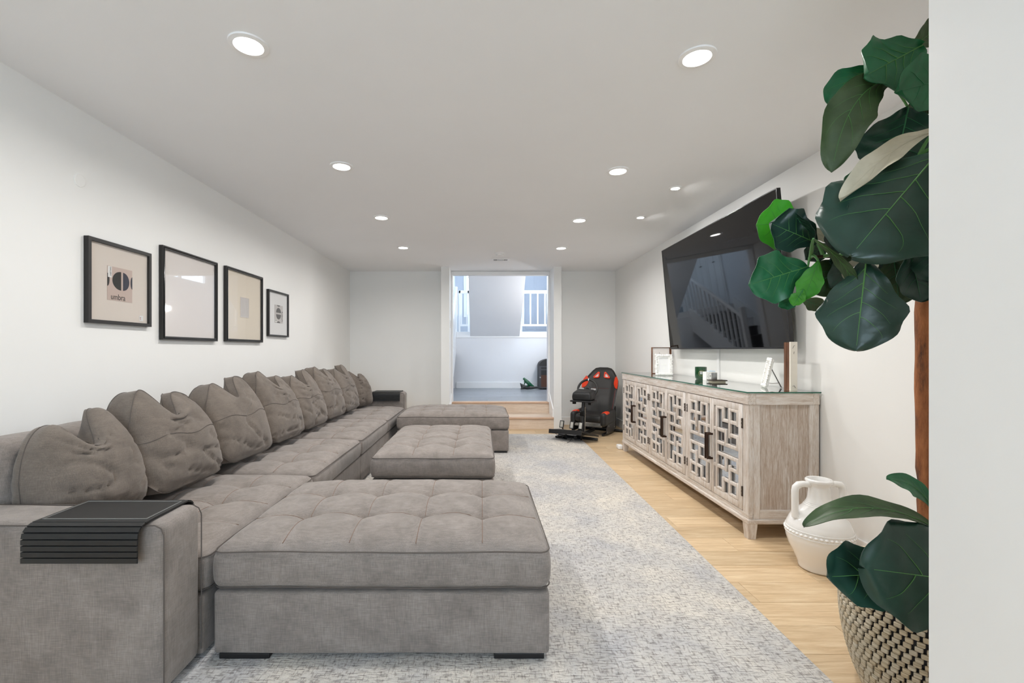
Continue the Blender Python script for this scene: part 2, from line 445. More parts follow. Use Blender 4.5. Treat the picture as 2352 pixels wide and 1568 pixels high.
# wooden steps
def step(name, y0, y1, z0, z1, label):
    t = struct(B(OX0, OX1, y0 + .02, y1, z0 - .02, z1 - .03).ob(name, 'gap_dark'), label)
    B(OX0, OX1, y0, y0 + .02, z0, z1 - .028).ob('riser', 'oak_step', t)
    BB(OX0, OX1, y0 - .022, y0 + .05, z1 - .028, z1, r=.008).ob('nosing', 'oak_nosing', t)
    BB(OX0, OX1, y0 + .05, y1, z1 - .03, z1 - .001, r=.001).ob('tread', 'oak_step', t)
step('floor_step_lower', 6.80, 7.27, 0, .18, 'lower light oak step with rounded nosing between white piers')
step('floor_step_upper', 7.27, 7.36, .18, .36, 'upper light oak step meeting the grey landing floor')
for s, x in ((0, OX0), (1, OX1)):
    a, b = (x, x + .014) if s == 0 else (x - .014, x)
    g = G().prism([(6.82, 0), (6.82, .30), (YB - .02, .50), (YB - .02, .0)], a, b, 'x'); struct(g.ob('trim_%d' % (4 + s), 'trim_paint'))
# baseboards
def baseb(name, x0, x1, y0, y1, z=0, h=.125):
    g = G().bevbox(x0, x1, y0, y1, z, z + h, .003, 1); struct(g.ob(name, 'trim_paint'))
baseb('baseboard_left', XL, XL + .014, YN, YB); baseb('baseboard_right', XR - .014, XR, 1.07, YB)
baseb('baseboard_back_left', XL, -.605, YB - .014, YB); baseb('baseboard_back_right', 1.195, XR, YB - .014, YB)
baseb('baseboard_near_right', 1.038, 1.052, YN, 1.07)
baseb('baseboard_near_end', 1.052, XR, 1.07, 1.084)

# ---- landing beyond the opening
LZ, LX0, LX1, LY1 = .36, -1.55, 1.8, 9.85
lf = struct(B(LX0 - T, LX1 + T, 7.33, LY1, LZ - .12, LZ - .022).ob('floor_landing', 'vent_dark'))
planks(lf, LX0, LX1, 7.36, LY1, LZ, 'grey_plank', 4)
UZ, UY1, UC = 1.58, 12.0, 4.0
struct(B(LX0 - T, LX0, YB + .12, UY1 + T, 0, UC).ob('wall_landing_left', 'landing_paint'))
g = G(); g.box(LX1, LX1 + T, YB + .12, 8.15, 0, UC).box(LX1, LX1 + T, 9.85, UY1 + T, 0, UC).box(LX1, LX1 + T, 8.15, 9.85, 0, 2.55).box(LX1, LX1 + T, 8.15, 9.85, 3.75, UC)
struct(g.ob('wall_landing_right', 'landing_paint'))
g = G().ring_prism([(8.15, 2.55), (9.85, 2.55), (9.85, 3.75), (8.15, 3.75)], [(8.21, 2.61), (9.79, 2.61), (9.79, 3.69), (8.21, 3.69)], LX1 + .02, LX1 + .07, 'x'); g.box(LX1 + .025, LX1 + .065, 8.975, 9.025, 2.61, 3.69)
w3 = struct(g.ob('window_added', 'trim_paint')); B(LX1 + .04, LX1 + .045, 8.21, 9.79, 2.61, 3.69).ob('pane', 'window_glass', w3)  # unseen side window, added to bring more daylight onto the landing
struct(B(LX0, LX1, LY1, LY1 + .1, LZ - .05, UZ - .13).ob('wall_landing_back', 'landing_paint'))
struct(BB(-.55, LX1, LY1 - .015, LY1 + .1, UZ - .13, UZ, r=.004).ob('trim_6', 'trim_paint'))
struct(B(LX0, LX1, LY1 + .1, UY1, UZ - .13, UZ).ob('floor_upper', 'grey_plank'))
struct(B(LX0 - T, LX1 + T, YB + .12, UY1 + T, UC, UC + .1).ob('ceiling_upper', 'ceiling_paint'))
struct(B(LX0 - T, LX1 + T, YB, YB + .12, ZC + .1, UC).ob('wall_above_opening', 'landing_paint'))
baseb('baseboard_landing', -.55, LX1, LY1 - .014, LY1, LZ, .13)
# upper end wall with window, its bluish shade put into the colour
ux0, ux1, uz0, uz1 = -.42, 1.0, 2.1, 3.7
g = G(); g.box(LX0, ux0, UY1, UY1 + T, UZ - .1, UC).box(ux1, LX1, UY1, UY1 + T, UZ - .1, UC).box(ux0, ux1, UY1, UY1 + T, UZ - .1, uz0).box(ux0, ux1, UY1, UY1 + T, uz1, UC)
struct(g.ob('wall_upper_end', 'shade_tinted_paint'))
g = G(); g.ring_prism([(ux0 - .05, uz0 - .05), (ux1 + .05, uz0 - .05), (ux1 + .05, uz1 + .05), (ux0 - .05, uz1 + .05)], [(ux0 + .03, uz0 + .03), (ux1 - .03, uz0 + .03), (ux1 - .03, uz1 - .03), (ux0 + .03, uz1 - .03)], UY1 - .02, UY1 + .06)
g.box(.27, .31, UY1 + .01, UY1 + .05, uz0, uz1); g.box(ux0, ux1, UY1 + .01, UY1 + .05, 2.6, 2.625); g.box(ux0, ux1, UY1 + .01, UY1 + .05, 3.1, 3.125)
w2 = struct(g.ob('window_2', 'trim_paint'))
B(ux0 + .03, ux1 - .03, UY1 + .03, UY1 + .034, uz0 + .03, uz1 - .03).ob('pane', 'window_glass', w2)
for nm, x0 in (('door_1', -1.42), ('door_2', 1.08)):
    d_ = struct(BB(x0, x0 + .66, UY1 - .03, UY1 - .001, UZ, UZ + 2.0, r=.004).ob(nm, 'shade_tinted_paint'))  # white door coloured with the bluish shade tint
    g = G(); g.ring_prism([(x0 - .06, UZ), (x0 + .72, UZ), (x0 + .72, UZ + 2.08), (x0 - .06, UZ + 2.08)], [(x0, UZ), (x0 + .66, UZ), (x0 + .66, UZ + 2.02), (x0, UZ + 2.02)], UY1 - .04, UY1 - .002)
    g.ob('door_casing', 'trim_paint', d_)
    for a in (.08, .36): BB(x0 + a, x0 + a + .22, UY1 - .036, UY1 - .029, UZ + .15, UZ + 1.85, r=.003).ob('door_panel', 'shade_tinted_paint', d_)
# closet doors along the left wall of the upper floor
for i in range(3):
    y0 = 10.05 + .6 * i
    d_ = struct(BB(LX0 + .001, LX0 + .03, y0, y0 + .58, UZ, UZ + 2.0, r=.004).ob('door_%d' % (3 + i), 'trim_paint'))
    for a in (.05, .31): BB(LX0 + .028, LX0 + .04, y0 + a, y0 + a + .22, UZ + .12, UZ + 1.88, r=.004).ob('door_panel', 'trim_paint', d_)
    for a in (.26, .32): G().lathe([(.008, 0), (.014, .012), (.012, .024)], 10).xf(Matrix.Translation((LX0 + .03, y0 + a, UZ + 1.0)) @ Matrix.Rotation(PI / 2, 4, 'Y')).ob('knob', 'knob_dark', d_)
# sloping white soffit of the upper flight
g = G().prism([(LY1, 1.47), (8.43, 2.572), (7.42, 3.356), (7.42, 3.56), (LY1, 1.67)], -.245, .82, 'x')
struct(g.ob('ceiling_sloped_soffit', 'landing_paint'))

t = thing('added_sconce', 'added unseen white cylinder sconce on the landing wall beside the opening', 'added light', (LX1, 8.35, 1.95))  # out of view; lamp added to lift the soffit and landing
BB(-.012, 0, -.05, .05, -.08, .08, r=.003).ob('back_plate', 'white_plastic', t); G().tube([(-.012, 0, 0), (-.06, 0, 0)], .012, 8).ob('arm', 'white_plastic', t)
G().lathe([(.045, -.09), (.045, .09)], 24, c=(-.08, 0, 0)).ob('shade', 'lamp_lens', t)
l = bpy.data.lights.new('lamp', 'POINT'); l.energy = 26; l.color = (1, .95, .90); l.shadow_soft_size = .05; o = bpy.data.objects.new('lamp', l); COL.objects.link(o); o.parent = t; o.location = (-.16, 0, 0)
# staircase going up on the left of the landing, with runner and balustrade
def staircase():
    n = 7; rise = (UZ - LZ) / n; y0 = 8.05; go = (LY1 - y0) / (n - 1)
    st = thing('staircase', 'white staircase with dark carpet runner rising behind the opening', 'staircase', (LX0, y0, LZ))
    W_ = 1.0
    for i in range(n - 1):
        z = rise * (i + 1); y = go * i
        BB(.02, W_ - .04, y - .02, y + go, z - .03, z, r=.006).ob('tread', 'trim_paint', st)
        B(.02, W_ - .04, y, y + .015, z - rise, z - .03).ob('riser', 'trim_paint', st)
        G().box(.17, W_ - .19, y - .026, y + go - .004, z, z + .008).box(.17, W_ - .19, y - .026, y - .021, z - .03, z).box(.17, W_ - .19, y - .009, y, z - rise + .008, z - .03).ob('carpet_runner', 'carpet_dark', st)
    B(.02, W_ - .04, go * 6, go * 6 + .015, rise * 6, rise * 7 - .001).ob('riser', 'trim_paint', st)
    for x in (0, W_ - .04):
        e = .06 if x else .12
        G().prism([(-.06, 0), (.3, 0), (go * 6 + .0, rise * 6 - .28), (go * 6, rise * 7 + e), (go * 6 - .05, rise * 7 + e), (-.06, .12 + e)], x, x + .04, 'x').ob('stringer', 'trim_paint', st)
    for y, z0, zt in ((-.1, 0, 1.12), (go * 6 + .05, .9, 2.2)):
        G().gbox(.085, .085, zt - z0, .012, (1, 1, 1), 2, c=(W_ - .02, y, (z0 + zt) / 2)).ob('newel_post', 'trim_paint', st)
    sl = rise / go
    G().tube([(W_ - .02, -.08, .95), (W_ - .02, go * 6 + .04, .95 + sl * (go * 6 + .1))], .03, 8).ob('handrail', 'trim_paint', st, 60)
    for i in range(12):
        y = .05 + i * .145; z = .17 + sl * y
        B(W_ - .036, W_ - .004, y, y + .032, z, .93 + sl * (y + .08)).ob('baluster', 'trim_paint', st)
    return st
staircase()
def railing(name, x0, x1, label, nb):
    t = thing(name, label, 'railing', (x0, LY1 + .06, UZ)); w = x1 - x0
    BB(0, w, -.03, .03, .83, .90, r=.008).ob('top_rail', 'trim_paint', t); BB(0, w, -.02, .02, .12, .165, r=.005).ob('bottom_rail', 'trim_paint', t)
    for i in range(nb):
        x = w * (i + .5) / nb; B(x - .014, x + .014, -.014, .014, .165, .83).ob('baluster', 'trim_paint', t)
    for x in (0, w - .04): B(x, x + .04, -.03, .03, 0, .90).ob('end_post', 'trim_paint', t)
railing('guard_railing', -.50, -.26, 'short white guard railing left of the sloping soffit', 2)
railing('guard_railing', .83, 1.46, 'white guard railing with square balusters right of the sloping soffit', 4)
o = tag(BB(-.0, .075, -.008, 0, 0, .115, r=.003).ob('outlet_plate', 'white_plastic', None, loc=(1.33, UY1 - .001, 1.98)), 'small white outlet plate on the shaded upper wall', 'outlet')
sw = thing('light_switch', 'white rocker light switch on the side of the white pier', 'light switch', (OX0, 7.0, 1.52))
BB(0, .007, -.036, .036, 0, .116, r=.003).ob('plate', 'white_plastic', sw); BB(.006, .011, -.016, .016, .026, .09, r=.002).ob('rocker', 'white_plastic', sw)
sw = thing('cover_plate', 'round white cover plate set flush in the left wall', 'wall plate', (XL, 2.36, 2.06), 0)
G().lathe([(.034, 0), (.034, .003), (.03, .004)], 24).xf(Matrix.Rotation(PI / 2, 4, 'Y')).ob('plate', 'wall_paint', sw)

# ================================================================== CEILING LIGHTS
def downlight(x, y, r, label, group, power, aim=None):
    t = thing('recessed_light', label, 'ceiling light', (x, y, ZC), 0, group)
    G().lathe([(r * 1.42, 0), (r * 1.40, -.006), (r * 1.06, -.009), (r, -.004), (r, 0)], 40, cap=(False, False)).ob('trim_ring', 'trim_paint', t, 40)
    l = bpy.data.lights.new('lamp', 'AREA'); l.shape = 'DISK'; l.size = r * 2; l.energy = power; l.color = LAMP_COL
    l.spread = math.radians(165)
    G().lathe([(r, -.003), (r * .5, -.0035), (.001, -.0036)], 40, cap=(False, False)).ob('lens', 'lamp_lens', t)
    o = bpy.data.objects.new('lamp', l); COL.objects.link(o); o.parent = t; o.location = (0, 0, -.012)
    if aim: o.rotation_euler = aim
    return t
ordn = ['nearest the steps', 'second from the steps', 'third from the steps', 'fourth from the steps', 'fifth from the steps']
for side, xs, ys in (('sofa', (-.953, -.943, -.950, -.953), (5.535, 4.283, 3.088, 1.861)), ('television', (.973, .939, .950, .918), (5.56, 4.37, 3.17, 1.938))):
    for i, (x, y) in enumerate(zip(xs, ys)):
        downlight(x, y, .054, 'round recessed ceiling light on the %s side, %s' % (side, ordn[i]), 'recessed lights in two rows', LAMP_W)
for y, lb in ((3.50, 'farther from the steps'), (4.27, 'nearer the steps')):
    downlight(1.49, y, .030, 'small gimbal spotlight in the ceiling before the television, %s' % lb, 'small spotlights', LAMP_W * .45, (0, -.35, 0))
sd = thing('smoke_detector', 'low white round smoke detector on the ceiling', 'smoke detector', (.235, 5.86, ZC))
G().lathe([(.066, 0), (.066, -.012), (.058, -.02), (.05, -.022), (.048, -.034), (.03, -.038), (.001, -.038)], 32, cap=(True, False)).ob('body', 'white_plastic', sd, 40)
G().lathe([(.012, -.036), (.012, -.041), (.001, -.041)], 12, cap=(False, False)).ob('test_button', 'trim_paint', sd)
av = thing('air_vent', 'white rectangular ceiling air vent with dark slots', 'vent', (.262, 6.28, ZC))
G().ring_prism([(-.13, -.075), (.13, -.075), (.13, .075), (-.13, .075)], [(-.1, -.05), (.1, -.05), (.1, .05), (-.1, .05)], -.008, 0, 'z').ob('frame', 'trim_paint', av)
B(-.1, .1, -.05, .05, -.002, 0).ob('backing', 'vent_dark', av)
for i in range(2): B(-.04, .04, -.012 + i * .030, -.004 + i * .030, -.008, -.002).ob('slat', 'trim_paint', av)
for s in (-1, 1):
    for i in range(4): B(s * (.045 + i * .017) - .003, s * (.045 + i * .017) + .003, -.05, .05, -.008, -.002).ob('slat', 'trim_paint', av)

# ================================================================== RUG
rug = G()
RZ = .012
rug.gbox(2.38, 5.35, RZ, .004, (24, 50, 1), 1, c=(0, 0, RZ / 2), fn=lambda p: Vector((p[0] + .004 * noise.noise((p[1] * 3, 0, 1.0)), p[1] + .004 * noise.noise((p[0] * 3, 7, 1.0)), p[2])))
tag(rug.ob('area_rug', 'rug_pile', None, loc=(.085, 3.68, .0005), rot=(0, 0, math.radians(-1.0))), 'large pale grey and cream woven area rug on the oak floor', 'rug')
RT = RZ + .001

# ================================================================== SOFA, OTTOMANS
def tuft(w, d, nx, ny, crown, ex, ey):
    xl = [-w / 2 + w * (i + 1) / nx for i in range(nx - 1)]; yl = [-d / 2 + d * (j + 1) / ny for j in range(ny - 1)]
    def h(x, y):
        u, v = min(1, abs(2 * x / w)), min(1, abs(2 * y / d))
        z = crown * (1 - u ** 5) * (1 - v ** 5)
        e = min(1, (1 - u) * w / 2 / .05) * min(1, (1 - v) * d / 2 / .05)
        dip = 0
        for a in xl:
            if abs(x - a) < .2:
                dip += .007 * math.exp(-((x - a) / .014) ** 2)
                for b in yl:
                    if abs(y - b) < .25:
                        r2 = (x - a) ** 2 + (y - b) ** 2
                        dip += .058 * math.exp(-math.sqrt(r2 + 1e-6) / .062)
        for b in yl:
            dip += .007 * math.exp(-((y - b) / .014) ** 2) + .004 * math.exp(-((y - b) / .05) ** 2)
        return z - dip * e + .003 * noise.noise((x * 7, y * 7, 3.3))
    return h, xl, yl
def cushion_parts(w, d, h, nx, ny, crown, res=(84, 60), r=.035):
    hf, xl, yl = tuft(w, d, nx, ny, crown, 0, 0)
    def fn(p):
        t = max(0, min(1, (p[2] - (h / 2 - r)) / r)); t = t * t * (3 - 2 * t)
        b = .010 * (1 - (2 * p[2] / h) ** 2) + .003 * noise.noise((p[0] * 6, p[1] * 6, p[2] * 9))
        q = Vector(p)
        if abs(p[0]) > w / 2 - r: q.x += math.copysign(b, p[0])
        if abs(p[1]) > d / 2 - r: q.y += math.copysign(b, p[1])
        q.z += t * hf(p[0], p[1]); return q
    me = G().gbox(w, d, h, r, (*res, 4), 4, fn=fn).mesh('cushion', 'sofa_chenille', 75)
    st = G()
    for a in xl: st.tube([(a, -d / 2 + .02 + (d - .04) * i / 50, h / 2 + hf(a, -d / 2 + .02 + (d - .04) * i / 50) + .0004) for i in range(51)], .0013, 4)
    for b in yl: st.tube([(-w / 2 + .02 + (w - .04) * i / 60, b, h / 2 + hf(-w / 2 + .02 + (w - .04) * i / 60, b) + .0004) for i in range(61)], .0013, 4)
    ms = st.mesh('stitching', 'copper_thread')
    sm = G()
    for z in (h / 2 - .016, -h / 2 + .016):
        o = .007
        pts = [(x, y, z + .003 * noise.noise((x * 5, y * 5, z * 30))) for x, y in rrect(w + o, d + o, r + .004, 6)]
        # densify the straight runs
        dense = []
        for i, p in enumerate(pts):
            q = pts[(i + 1) % len(pts)]; k = max(1, int((Vector(p) - Vector(q)).length / .06))
            dense += [Vector(p).lerp(Vector(q), j / k) for j in range(k)]
        sm.tube([(p.x, p.y, p.z + .004 * noise.noise((p.x * 4, p.y * 4, 9))) for p in dense], .0026, 5, closed=True)
    mp = sm.mesh('piping', 'seam_thread', True)
    return me, ms, mp
def softbox(w, d, h, r, n, seed=0, amp=.003, mat='sofa_chenille'):
    return G().gbox(w, d, h, r, n, 3, fn=lambda p: Vector(p) + Vector((noise.noise((p[1] * 4, p[2] * 4, seed)), noise.noise((p[0] * 4, p[2] * 4, seed + 3)), noise.noise((p[0] * 4, p[1] * 4, seed + 5)))) * amp).mesh('base', mat, 60)
OW, OD = 1.27, .865
oc = cushion_parts(OW, OD, .165, 5, 3, .055, (110, 76), .04)
ob_ = softbox(OW, OD, .235, .014, (20, 14, 4), 2)
ofoot = BB(-.095, .095, -.05, .05, 0, .022, r=.003).mesh('foot', 'black_foot')
def ottoman(cx, cy, rz, label):
    t = thing('tufted_ottoman', label, 'ottoman', (cx, cy, RT), rz, 'tufted ottomans')
    link('base', ob_, t, (0, 0, .02 + .1175))
    c = link('cushion', oc[0], t, (0, 0, .258 + .0825)); link('stitching', oc[1], c); link('piping', oc[2], c)
    for sx in (-1, 1):
        for sy in (-1, 1): link('foot', ofoot, t, (sx * (OW / 2 - .115), sy * (OD / 2 - .055), 0))
ottoman(-.378, 1.715 + OD / 2, 0, 'wide grey tufted ottoman against the sofa end farthest from the steps')
ottoman(-.345, 3.20 + OW / 2, PI / 2, 'grey tufted ottoman turned lengthwise between two wider-set ottomans')
ottoman(-.325, 5.17 + OD / 2, 0, 'wide brown-grey tufted ottoman in front of the oak steps')

SX0, SX1 = -2.055, -1.055           # back and front of the sofa
MW = 1.12; SY0 = 1.72
scush = cushion_parts(.80, MW - .026, .155, 3, 4, .045, (60, 84))
sbase = softbox(1.0, MW - .006, .225, .012, (16, 18, 4), 8)
def backfn(p):
    t = (p[2] + .29) / .58
    return Vector((p[0] - .06 * t + .015 * math.sin(PI * t), p[1], p[2] + .012 * noise.noise((p[1] * 4, p[0] * 6, 1.7))))
sback = G().gbox(.19, MW - .012, .58, .075, (4, 24, 10), 4, fn=backfn).mesh('backrest', 'sofa_chenille', 70)
sarm = G().gbox(1.0, .215, .575, .035, (20, 4, 12), 4, fn=lambda p: Vector((p[0] + .004 * noise.noise((p[1] * 5, p[2] * 5, 2)), p[1] + .003 * noise.noise((p[0] * 5, p[2] * 5, 4)), p[2] + (.006 * noise.noise((p[0] * 4, p[1] * 4, 6)) if p[2] > .2 else 0)))).mesh('armrest', 'sofa_chenille', 70)
sfoot = BB(-.05, .05, -.09, .09, 0, .026, r=.003).mesh('foot', 'black_foot')
smx = (SX0 + SX1) / 2
seam_arm = G()
for y in (-.1085, .1085):
    pts = [(-.47 + .94 * i / 24, y * .93, .2875 - .0075) for i in range(25)]
    pts += [(.49, y * .93, .27), (.4995, y * .93, .25)] + [(.5005, y * .93, .24 - .5 * i / 14) for i in range(15)]
    seam_arm.tube(pts, .0022, 5)
seam_arm = seam_arm.mesh('seam', 'seam_thread', True)
sofalab = ['grey tufted sofa end section with a tray-topped arm, farthest from the steps', 'armless grey tufted sofa section, third from the steps', 'armless grey tufted sofa section, second from the steps', 'brown-grey tufted sofa end section with arm, nearest the steps']
for i in range(4):
    t = thing('sofa_section', sofalab[i], 'sofa', (smx, SY0 + MW * (i + .5), 0), 0, 'sectional sofa')
    link('base', sbase, t, (0, 0, .026 + .1125))
    c = link('seat_cushion', scush[0], t, (.105, 0, .25 + .0775)); link('stitching', scush[1], c); link('piping', scush[2], c)
    link('backrest', sback, t, (-.34, 0, .25 + .29))
    for sx in (-1, 1):
        for sy in (-1, 1): link('foot', sfoot, t, (sx * .36 - .03, sy * (MW / 2 - .12), 0))
    if i in (0, 3):
        y = -(MW / 2 + .108) if i == 0 else MW / 2 + .108
        a = link('armrest', sarm, t, (0, y, .03 + .2875)); link('seam', seam_arm, a)
        BB(-.45, .415, y - .085, y + .085, 0, .03, r=.003).ob('plinth', 'black_foot', t)

# slatted trays on the arms
def tray(cy, rz, label):
    t = thing('arm_tray', label, 'tray', (-1.295, cy, .607), rz, 'slatted sofa arm trays'); w = .375
    BB(-w / 2, w / 2, -.112, .108, 0, .008, r=.002).ob('top_panel', 'tray_black', t)
    G().ring_prism([(-w / 2 + .012, -.09), (w / 2 - .012, -.09), (w / 2 - .012, .09), (-w / 2 + .012, .09)], [(-w / 2 + .016, -.086), (w / 2 - .016, -.086), (w / 2 - .016, .086), (-w / 2 + .016, .086)], .008, .0095, 'z').ob('inlay_line', 'tray_line', t)
    for s in (-1, 1):
        y, z, a = (-.112 if s < 0 else .108), .004, 0.0
        for k in range(7):
            ang = min(PI / 2, .35 + .5 * k) ; L = .0195
            dy, dz = math.cos(ang) * L, -math.sin(ang) * L
            c = ((0), y + s * dy / 2, z + dz / 2)
            g = G().bevbox(-w / 2, w / 2, -L / 2 + .0014, L / 2 - .0014, -.0035, .0035, .0012, 1)
            g.xf(Matrix.Translation(c) @ Matrix.Rotation(-s * ang, 4, 'X')); g.ob('slat', 'tray_black', t)
            G().box(-w / 2 + .002, w / 2 - .002, -L / 2 - .001, L / 2 + .001, -.0045, -.0030).xf(Matrix.Translation(c) @ Matrix.Rotation(-s * ang, 4, 'X')).ob('backing_cloth', 'dark_mesh', t); y += s * dy; z += dz
tray(SY0 - .108, 0, 'black slatted armrest tray on the sofa arm farthest from the steps')
tray(SY0 + 4 * MW + .108, 0, 'black slatted armrest tray on the sofa arm nearest the steps')

# back pillows
def pillow(cx, cy, z0, w, h, t, yaw, lean, seed, label, gusset=True, dent=.12, lop=0.0):
    rn = random.Random(seed); s1 = seed * 11.3; ph = rn.uniform(-.12, .12)
    gw = .50 if gusset else .12
    def f(p):
        # p in the unit cube; x width, y thickness (-y is the face towards the room), z height
        x, y, z = p
        k = 3.6; n_ = (abs(x) ** k + abs(z) ** k) ** (1 / k); m_ = max(abs(x), abs(z))
        sc = (m_ / n_) if n_ > 1e-6 else 1; u, v = x * sc, z * sc
        au, av = abs(u), abs(v)
        bul = (max(0, 1 - au ** 3.2) * max(0, 1 - av ** 3.0)) ** .5
        th = t / 2 * (gw + (1 - gw) * bul) * (1.0 + .22 * (-v) - .18 * max(0, v) * (1 - au * .5))
        th *= 1 - .55 * max(0, v) ** 3
        X = u * w / 2 * (1 + .05 * (1 - v) * .5 - .10 * max(0, v)); Z = v * h / 2
        X *= 1 - .035 * (1 - av ** 2)
        # chopped top: the middle sinks, the corners stand up as ears
        tt = max(0, (v + .1) / 1.1) ** 2
        Z -= dent * tt * math.exp(-((u - ph) / .42) ** 2)
        Z += .05 * tt * au ** 3 + lop * u * max(0, v)
        X *= 1 - .40 * tt
        Y = y * th * (1.30 if y < 0 else .8)
        Y -= .095 * tt * math.exp(-((u - ph) / .40) ** 2) * (1.0 - .25 * max(0, y)); Y += .03 * tt * au ** 2
        fx = noise.noise((u * .9 + s1, v * 3.4 + .5 * u, s1)); fz = noise.noise((u * 2.5, v * 1.6 + s1, s1 + 4)); ff = noise.noise((u * 9 + s1, v * 14, y))
        am = .028 * bul + .004
        low = .45 + .65 * max(0, -v) + .6 * tt * math.exp(-((u - ph) / .5) ** 2)
        cr = -(1 - min(1, abs(fx) / .14)) ** 2 * am * low
        cr2 = .008 * fz * bul
        Y += math.copysign(1, y) * (cr + cr2 + .0015 * ff) * min(1, abs(y) * 1.5)
        if v < -.75: Z = Z + (-.75 - v) * .05 * h
        return Vector((X, Y, Z))
    g = G(); N = 34
    idx = {}; vs = []; fs = []
    def V(i, j, k, ny):
        key = (i, j, k)
        if key not in idx:
            idx[key] = len(vs); vs.append(f((-1 + 2 * i / N, -1 + 2 * j / ny, -1 + 2 * k / N)))
        return idx[key]
    ny = 6
    for i in range(N):
        for k in range(N):
            fs += [(V(i, 0, k, ny), V(i + 1, 0, k, ny), V(i + 1, 0, k + 1, ny), V(i, 0, k + 1, ny)), (V(i, ny, k, ny), V(i, ny, k + 1, ny), V(i + 1, ny, k + 1, ny), V(i + 1, ny, k, ny))]
        for j in range(ny):
            fs += [(V(i, j, 0, ny), V(i, j + 1, 0, ny), V(i + 1, j + 1, 0, ny), V(i + 1, j, 0, ny)), (V(i, j, N, ny), V(i + 1, j, N, ny), V(i + 1, j + 1, N, ny), V(i, j + 1, N, ny)),
                   (V(0, j, i, ny), V(0, j, i + 1, ny), V(0, j + 1, i + 1, ny), V(0, j + 1, i, ny)), (V(N, j, i, ny), V(N, j + 1, i, ny), V(N, j + 1, i + 1, ny), V(N, j, i + 1, ny))]
    g.add(vs, fs)
    zmin = min(v[2] for v in vs)
    root = thing('back_pillow', label, 'pillow', (cx, cy, z0), 0, 'sofa back pillows')
    # local frame: face -y turned to +X of the room plus yaw, leaning back
    M = Matrix.Rotation(PI / 2 + yaw, 4, 'Z') @ Matrix.Rotation(-lean, 4, 'X') @ Matrix.Translation((0, 0, -zmin))
    g.xf(M); low = min(v[2] for v in g.v); g.xf(Matrix.Translation((0, 0, -low)))
    M = Matrix.Translation((0, 0, -low)) @ M
    c = g.ob('cover', 'pillow_chenille', root, 80)
    sg = G(); ring = [(-1 + 2 * i / 40, 1) for i in range(40)] + [(1, 1 - 2 * i / 40) for i in range(40)] + [(1 - 2 * i / 40, -1) for i in range(40)] + [(-1, -1 + 2 * i / 40) for i in range(40)]
    for yy in ((-1, 1) if gusset else (0,)):
        sg.tube([M @ (f((a, yy, b)) * 1.004) for a, b in ring], .0020, 5, closed=True)
    if gusset: sg.tube([M @ (f((a / 20 - 1, -1, .06 + .04 * math.sin(a * .3 + seed))) + Vector((0, -.0004, 0))) for a in range(41)], .0020, 4)
    sg.ob('seam', 'seam_thread', c, True)
SEAT = .437
nth = ['nearest the steps', 'second from the steps', 'third from the steps', 'fourth from the steps', 'fifth from the steps', 'sixth from the steps', 'seventh from the steps', 'eighth from the steps']
PIL = [  # x, y, w, h, t, yaw, lean, gusset, dent
    (-1.70, 1.955, .46, .48, .27, -.12, .16, False, .15),
    (-1.665, 2.41, .56, .54, .27, -.10, .17, True, .16),
    (-1.665, 3.02, .58, .56, .27, -.10, .17, True, .15),
    (-1.665, 3.63, .58, .57, .27, -.08, .17, True, .14),
    (-1.665, 4.23, .58, .55, .26, -.08, .17, True, .15),
    (-1.665, 4.82, .58, .57, .26, -.08, .17, True, .13),
    (-1.66, 5.40, .56, .56, .26, -.06, .17, True, .13),
    (-1.62, 5.93, .46, .47, .20, -.60, .17, False, .09)]
for i, (x, y, w, h, t, yw, ln, gs, dn) in enumerate(PIL):
    kind = 'plain taupe throw pillow with two peaked corners' if not gs else 'slouching taupe back pillow with side gusset'
    pillow(x, y, SEAT, w, h, t, yw, ln, i + 3, '%s, %s' % (kind, nth[7 - i]), gs, dn, lop=.03 * (-1) ** i)
# white folded linen over the far end of the sofa back
def lin_fn(p): return Vector((p[0], p[1], p[2] + .012 * noise.noise((p[0] * 9, p[1] * 9, 2)) + .01 * math.sin(p[1] * 18)))
g = G().gbox(.22, .42, .05, .024, (10, 16, 2), 3, fn=lin_fn); tag(g.ob('folded_linen', 'white_linen', None, 80, loc=(-1.935, 6.14, .866)), 'white folded linen lying on the sofa back by the far corner', 'linen')

# ================================================================== PICTURES ON THE LEFT WALL
def wall_frame(y0, w, zb, label, mat, border, depth, bead):
    t = thing('picture_frame', label, 'picture frame', (XL, y0, zb), 0, 'framed pictures on the left wall')
    o = [(0, 0), (w, 0), (w, w), (0, w)]; b = border; i_ = [(b, b), (w - b, b), (w - b, w - b), (b, w - b)]
    fr = G().ring_prism(o, i_, 0.001, depth, 'x').ob('frame', 'black_frame', t)
    if bead:
        q = b * .5; G().tube([(depth, q, q), (depth, w - q, q), (depth, w - q, w - q), (depth, q, w - q)], .005, 6, closed=True).ob('bead', 'black_gloss', fr, True)
    B(.004, .012, b * .5, w - b * .5, b * .5, w - b * .5).ob('mat_board', mat, t)
    B(depth - .008, depth - .006, b * .6, w - b * .6, b * .6, w - b * .6).ob('glass', 'picture_glass', t)
    return t
MX = .0125
f1 = wall_frame(2.383, .456, 1.325, 'square black frame with large umbra insert card of two dark half ovals', 'mat_beige', .019, .027, False)
def flat(parent, poly, x, mat, name):      # polygon (y, z) laid on a mat board
    return G().prism(poly, x, x + .0007, 'x').ob(name, mat, parent)
def half_oval(cy, cz, ry, rz, side):
    return [(cy + side * ry * math.cos(a), cz + rz * math.sin(a)) for a in (-PI / 2 + PI * i / 18 for i in range(19))]
card = B(MX, MX + .001, .135, .315, .135, .325).ob('insert_card', 'print_pink', f1)
flat(card, half_oval(.232, .250, .062, .053, -1), MX + .001, 'print_black', 'dark_shape')
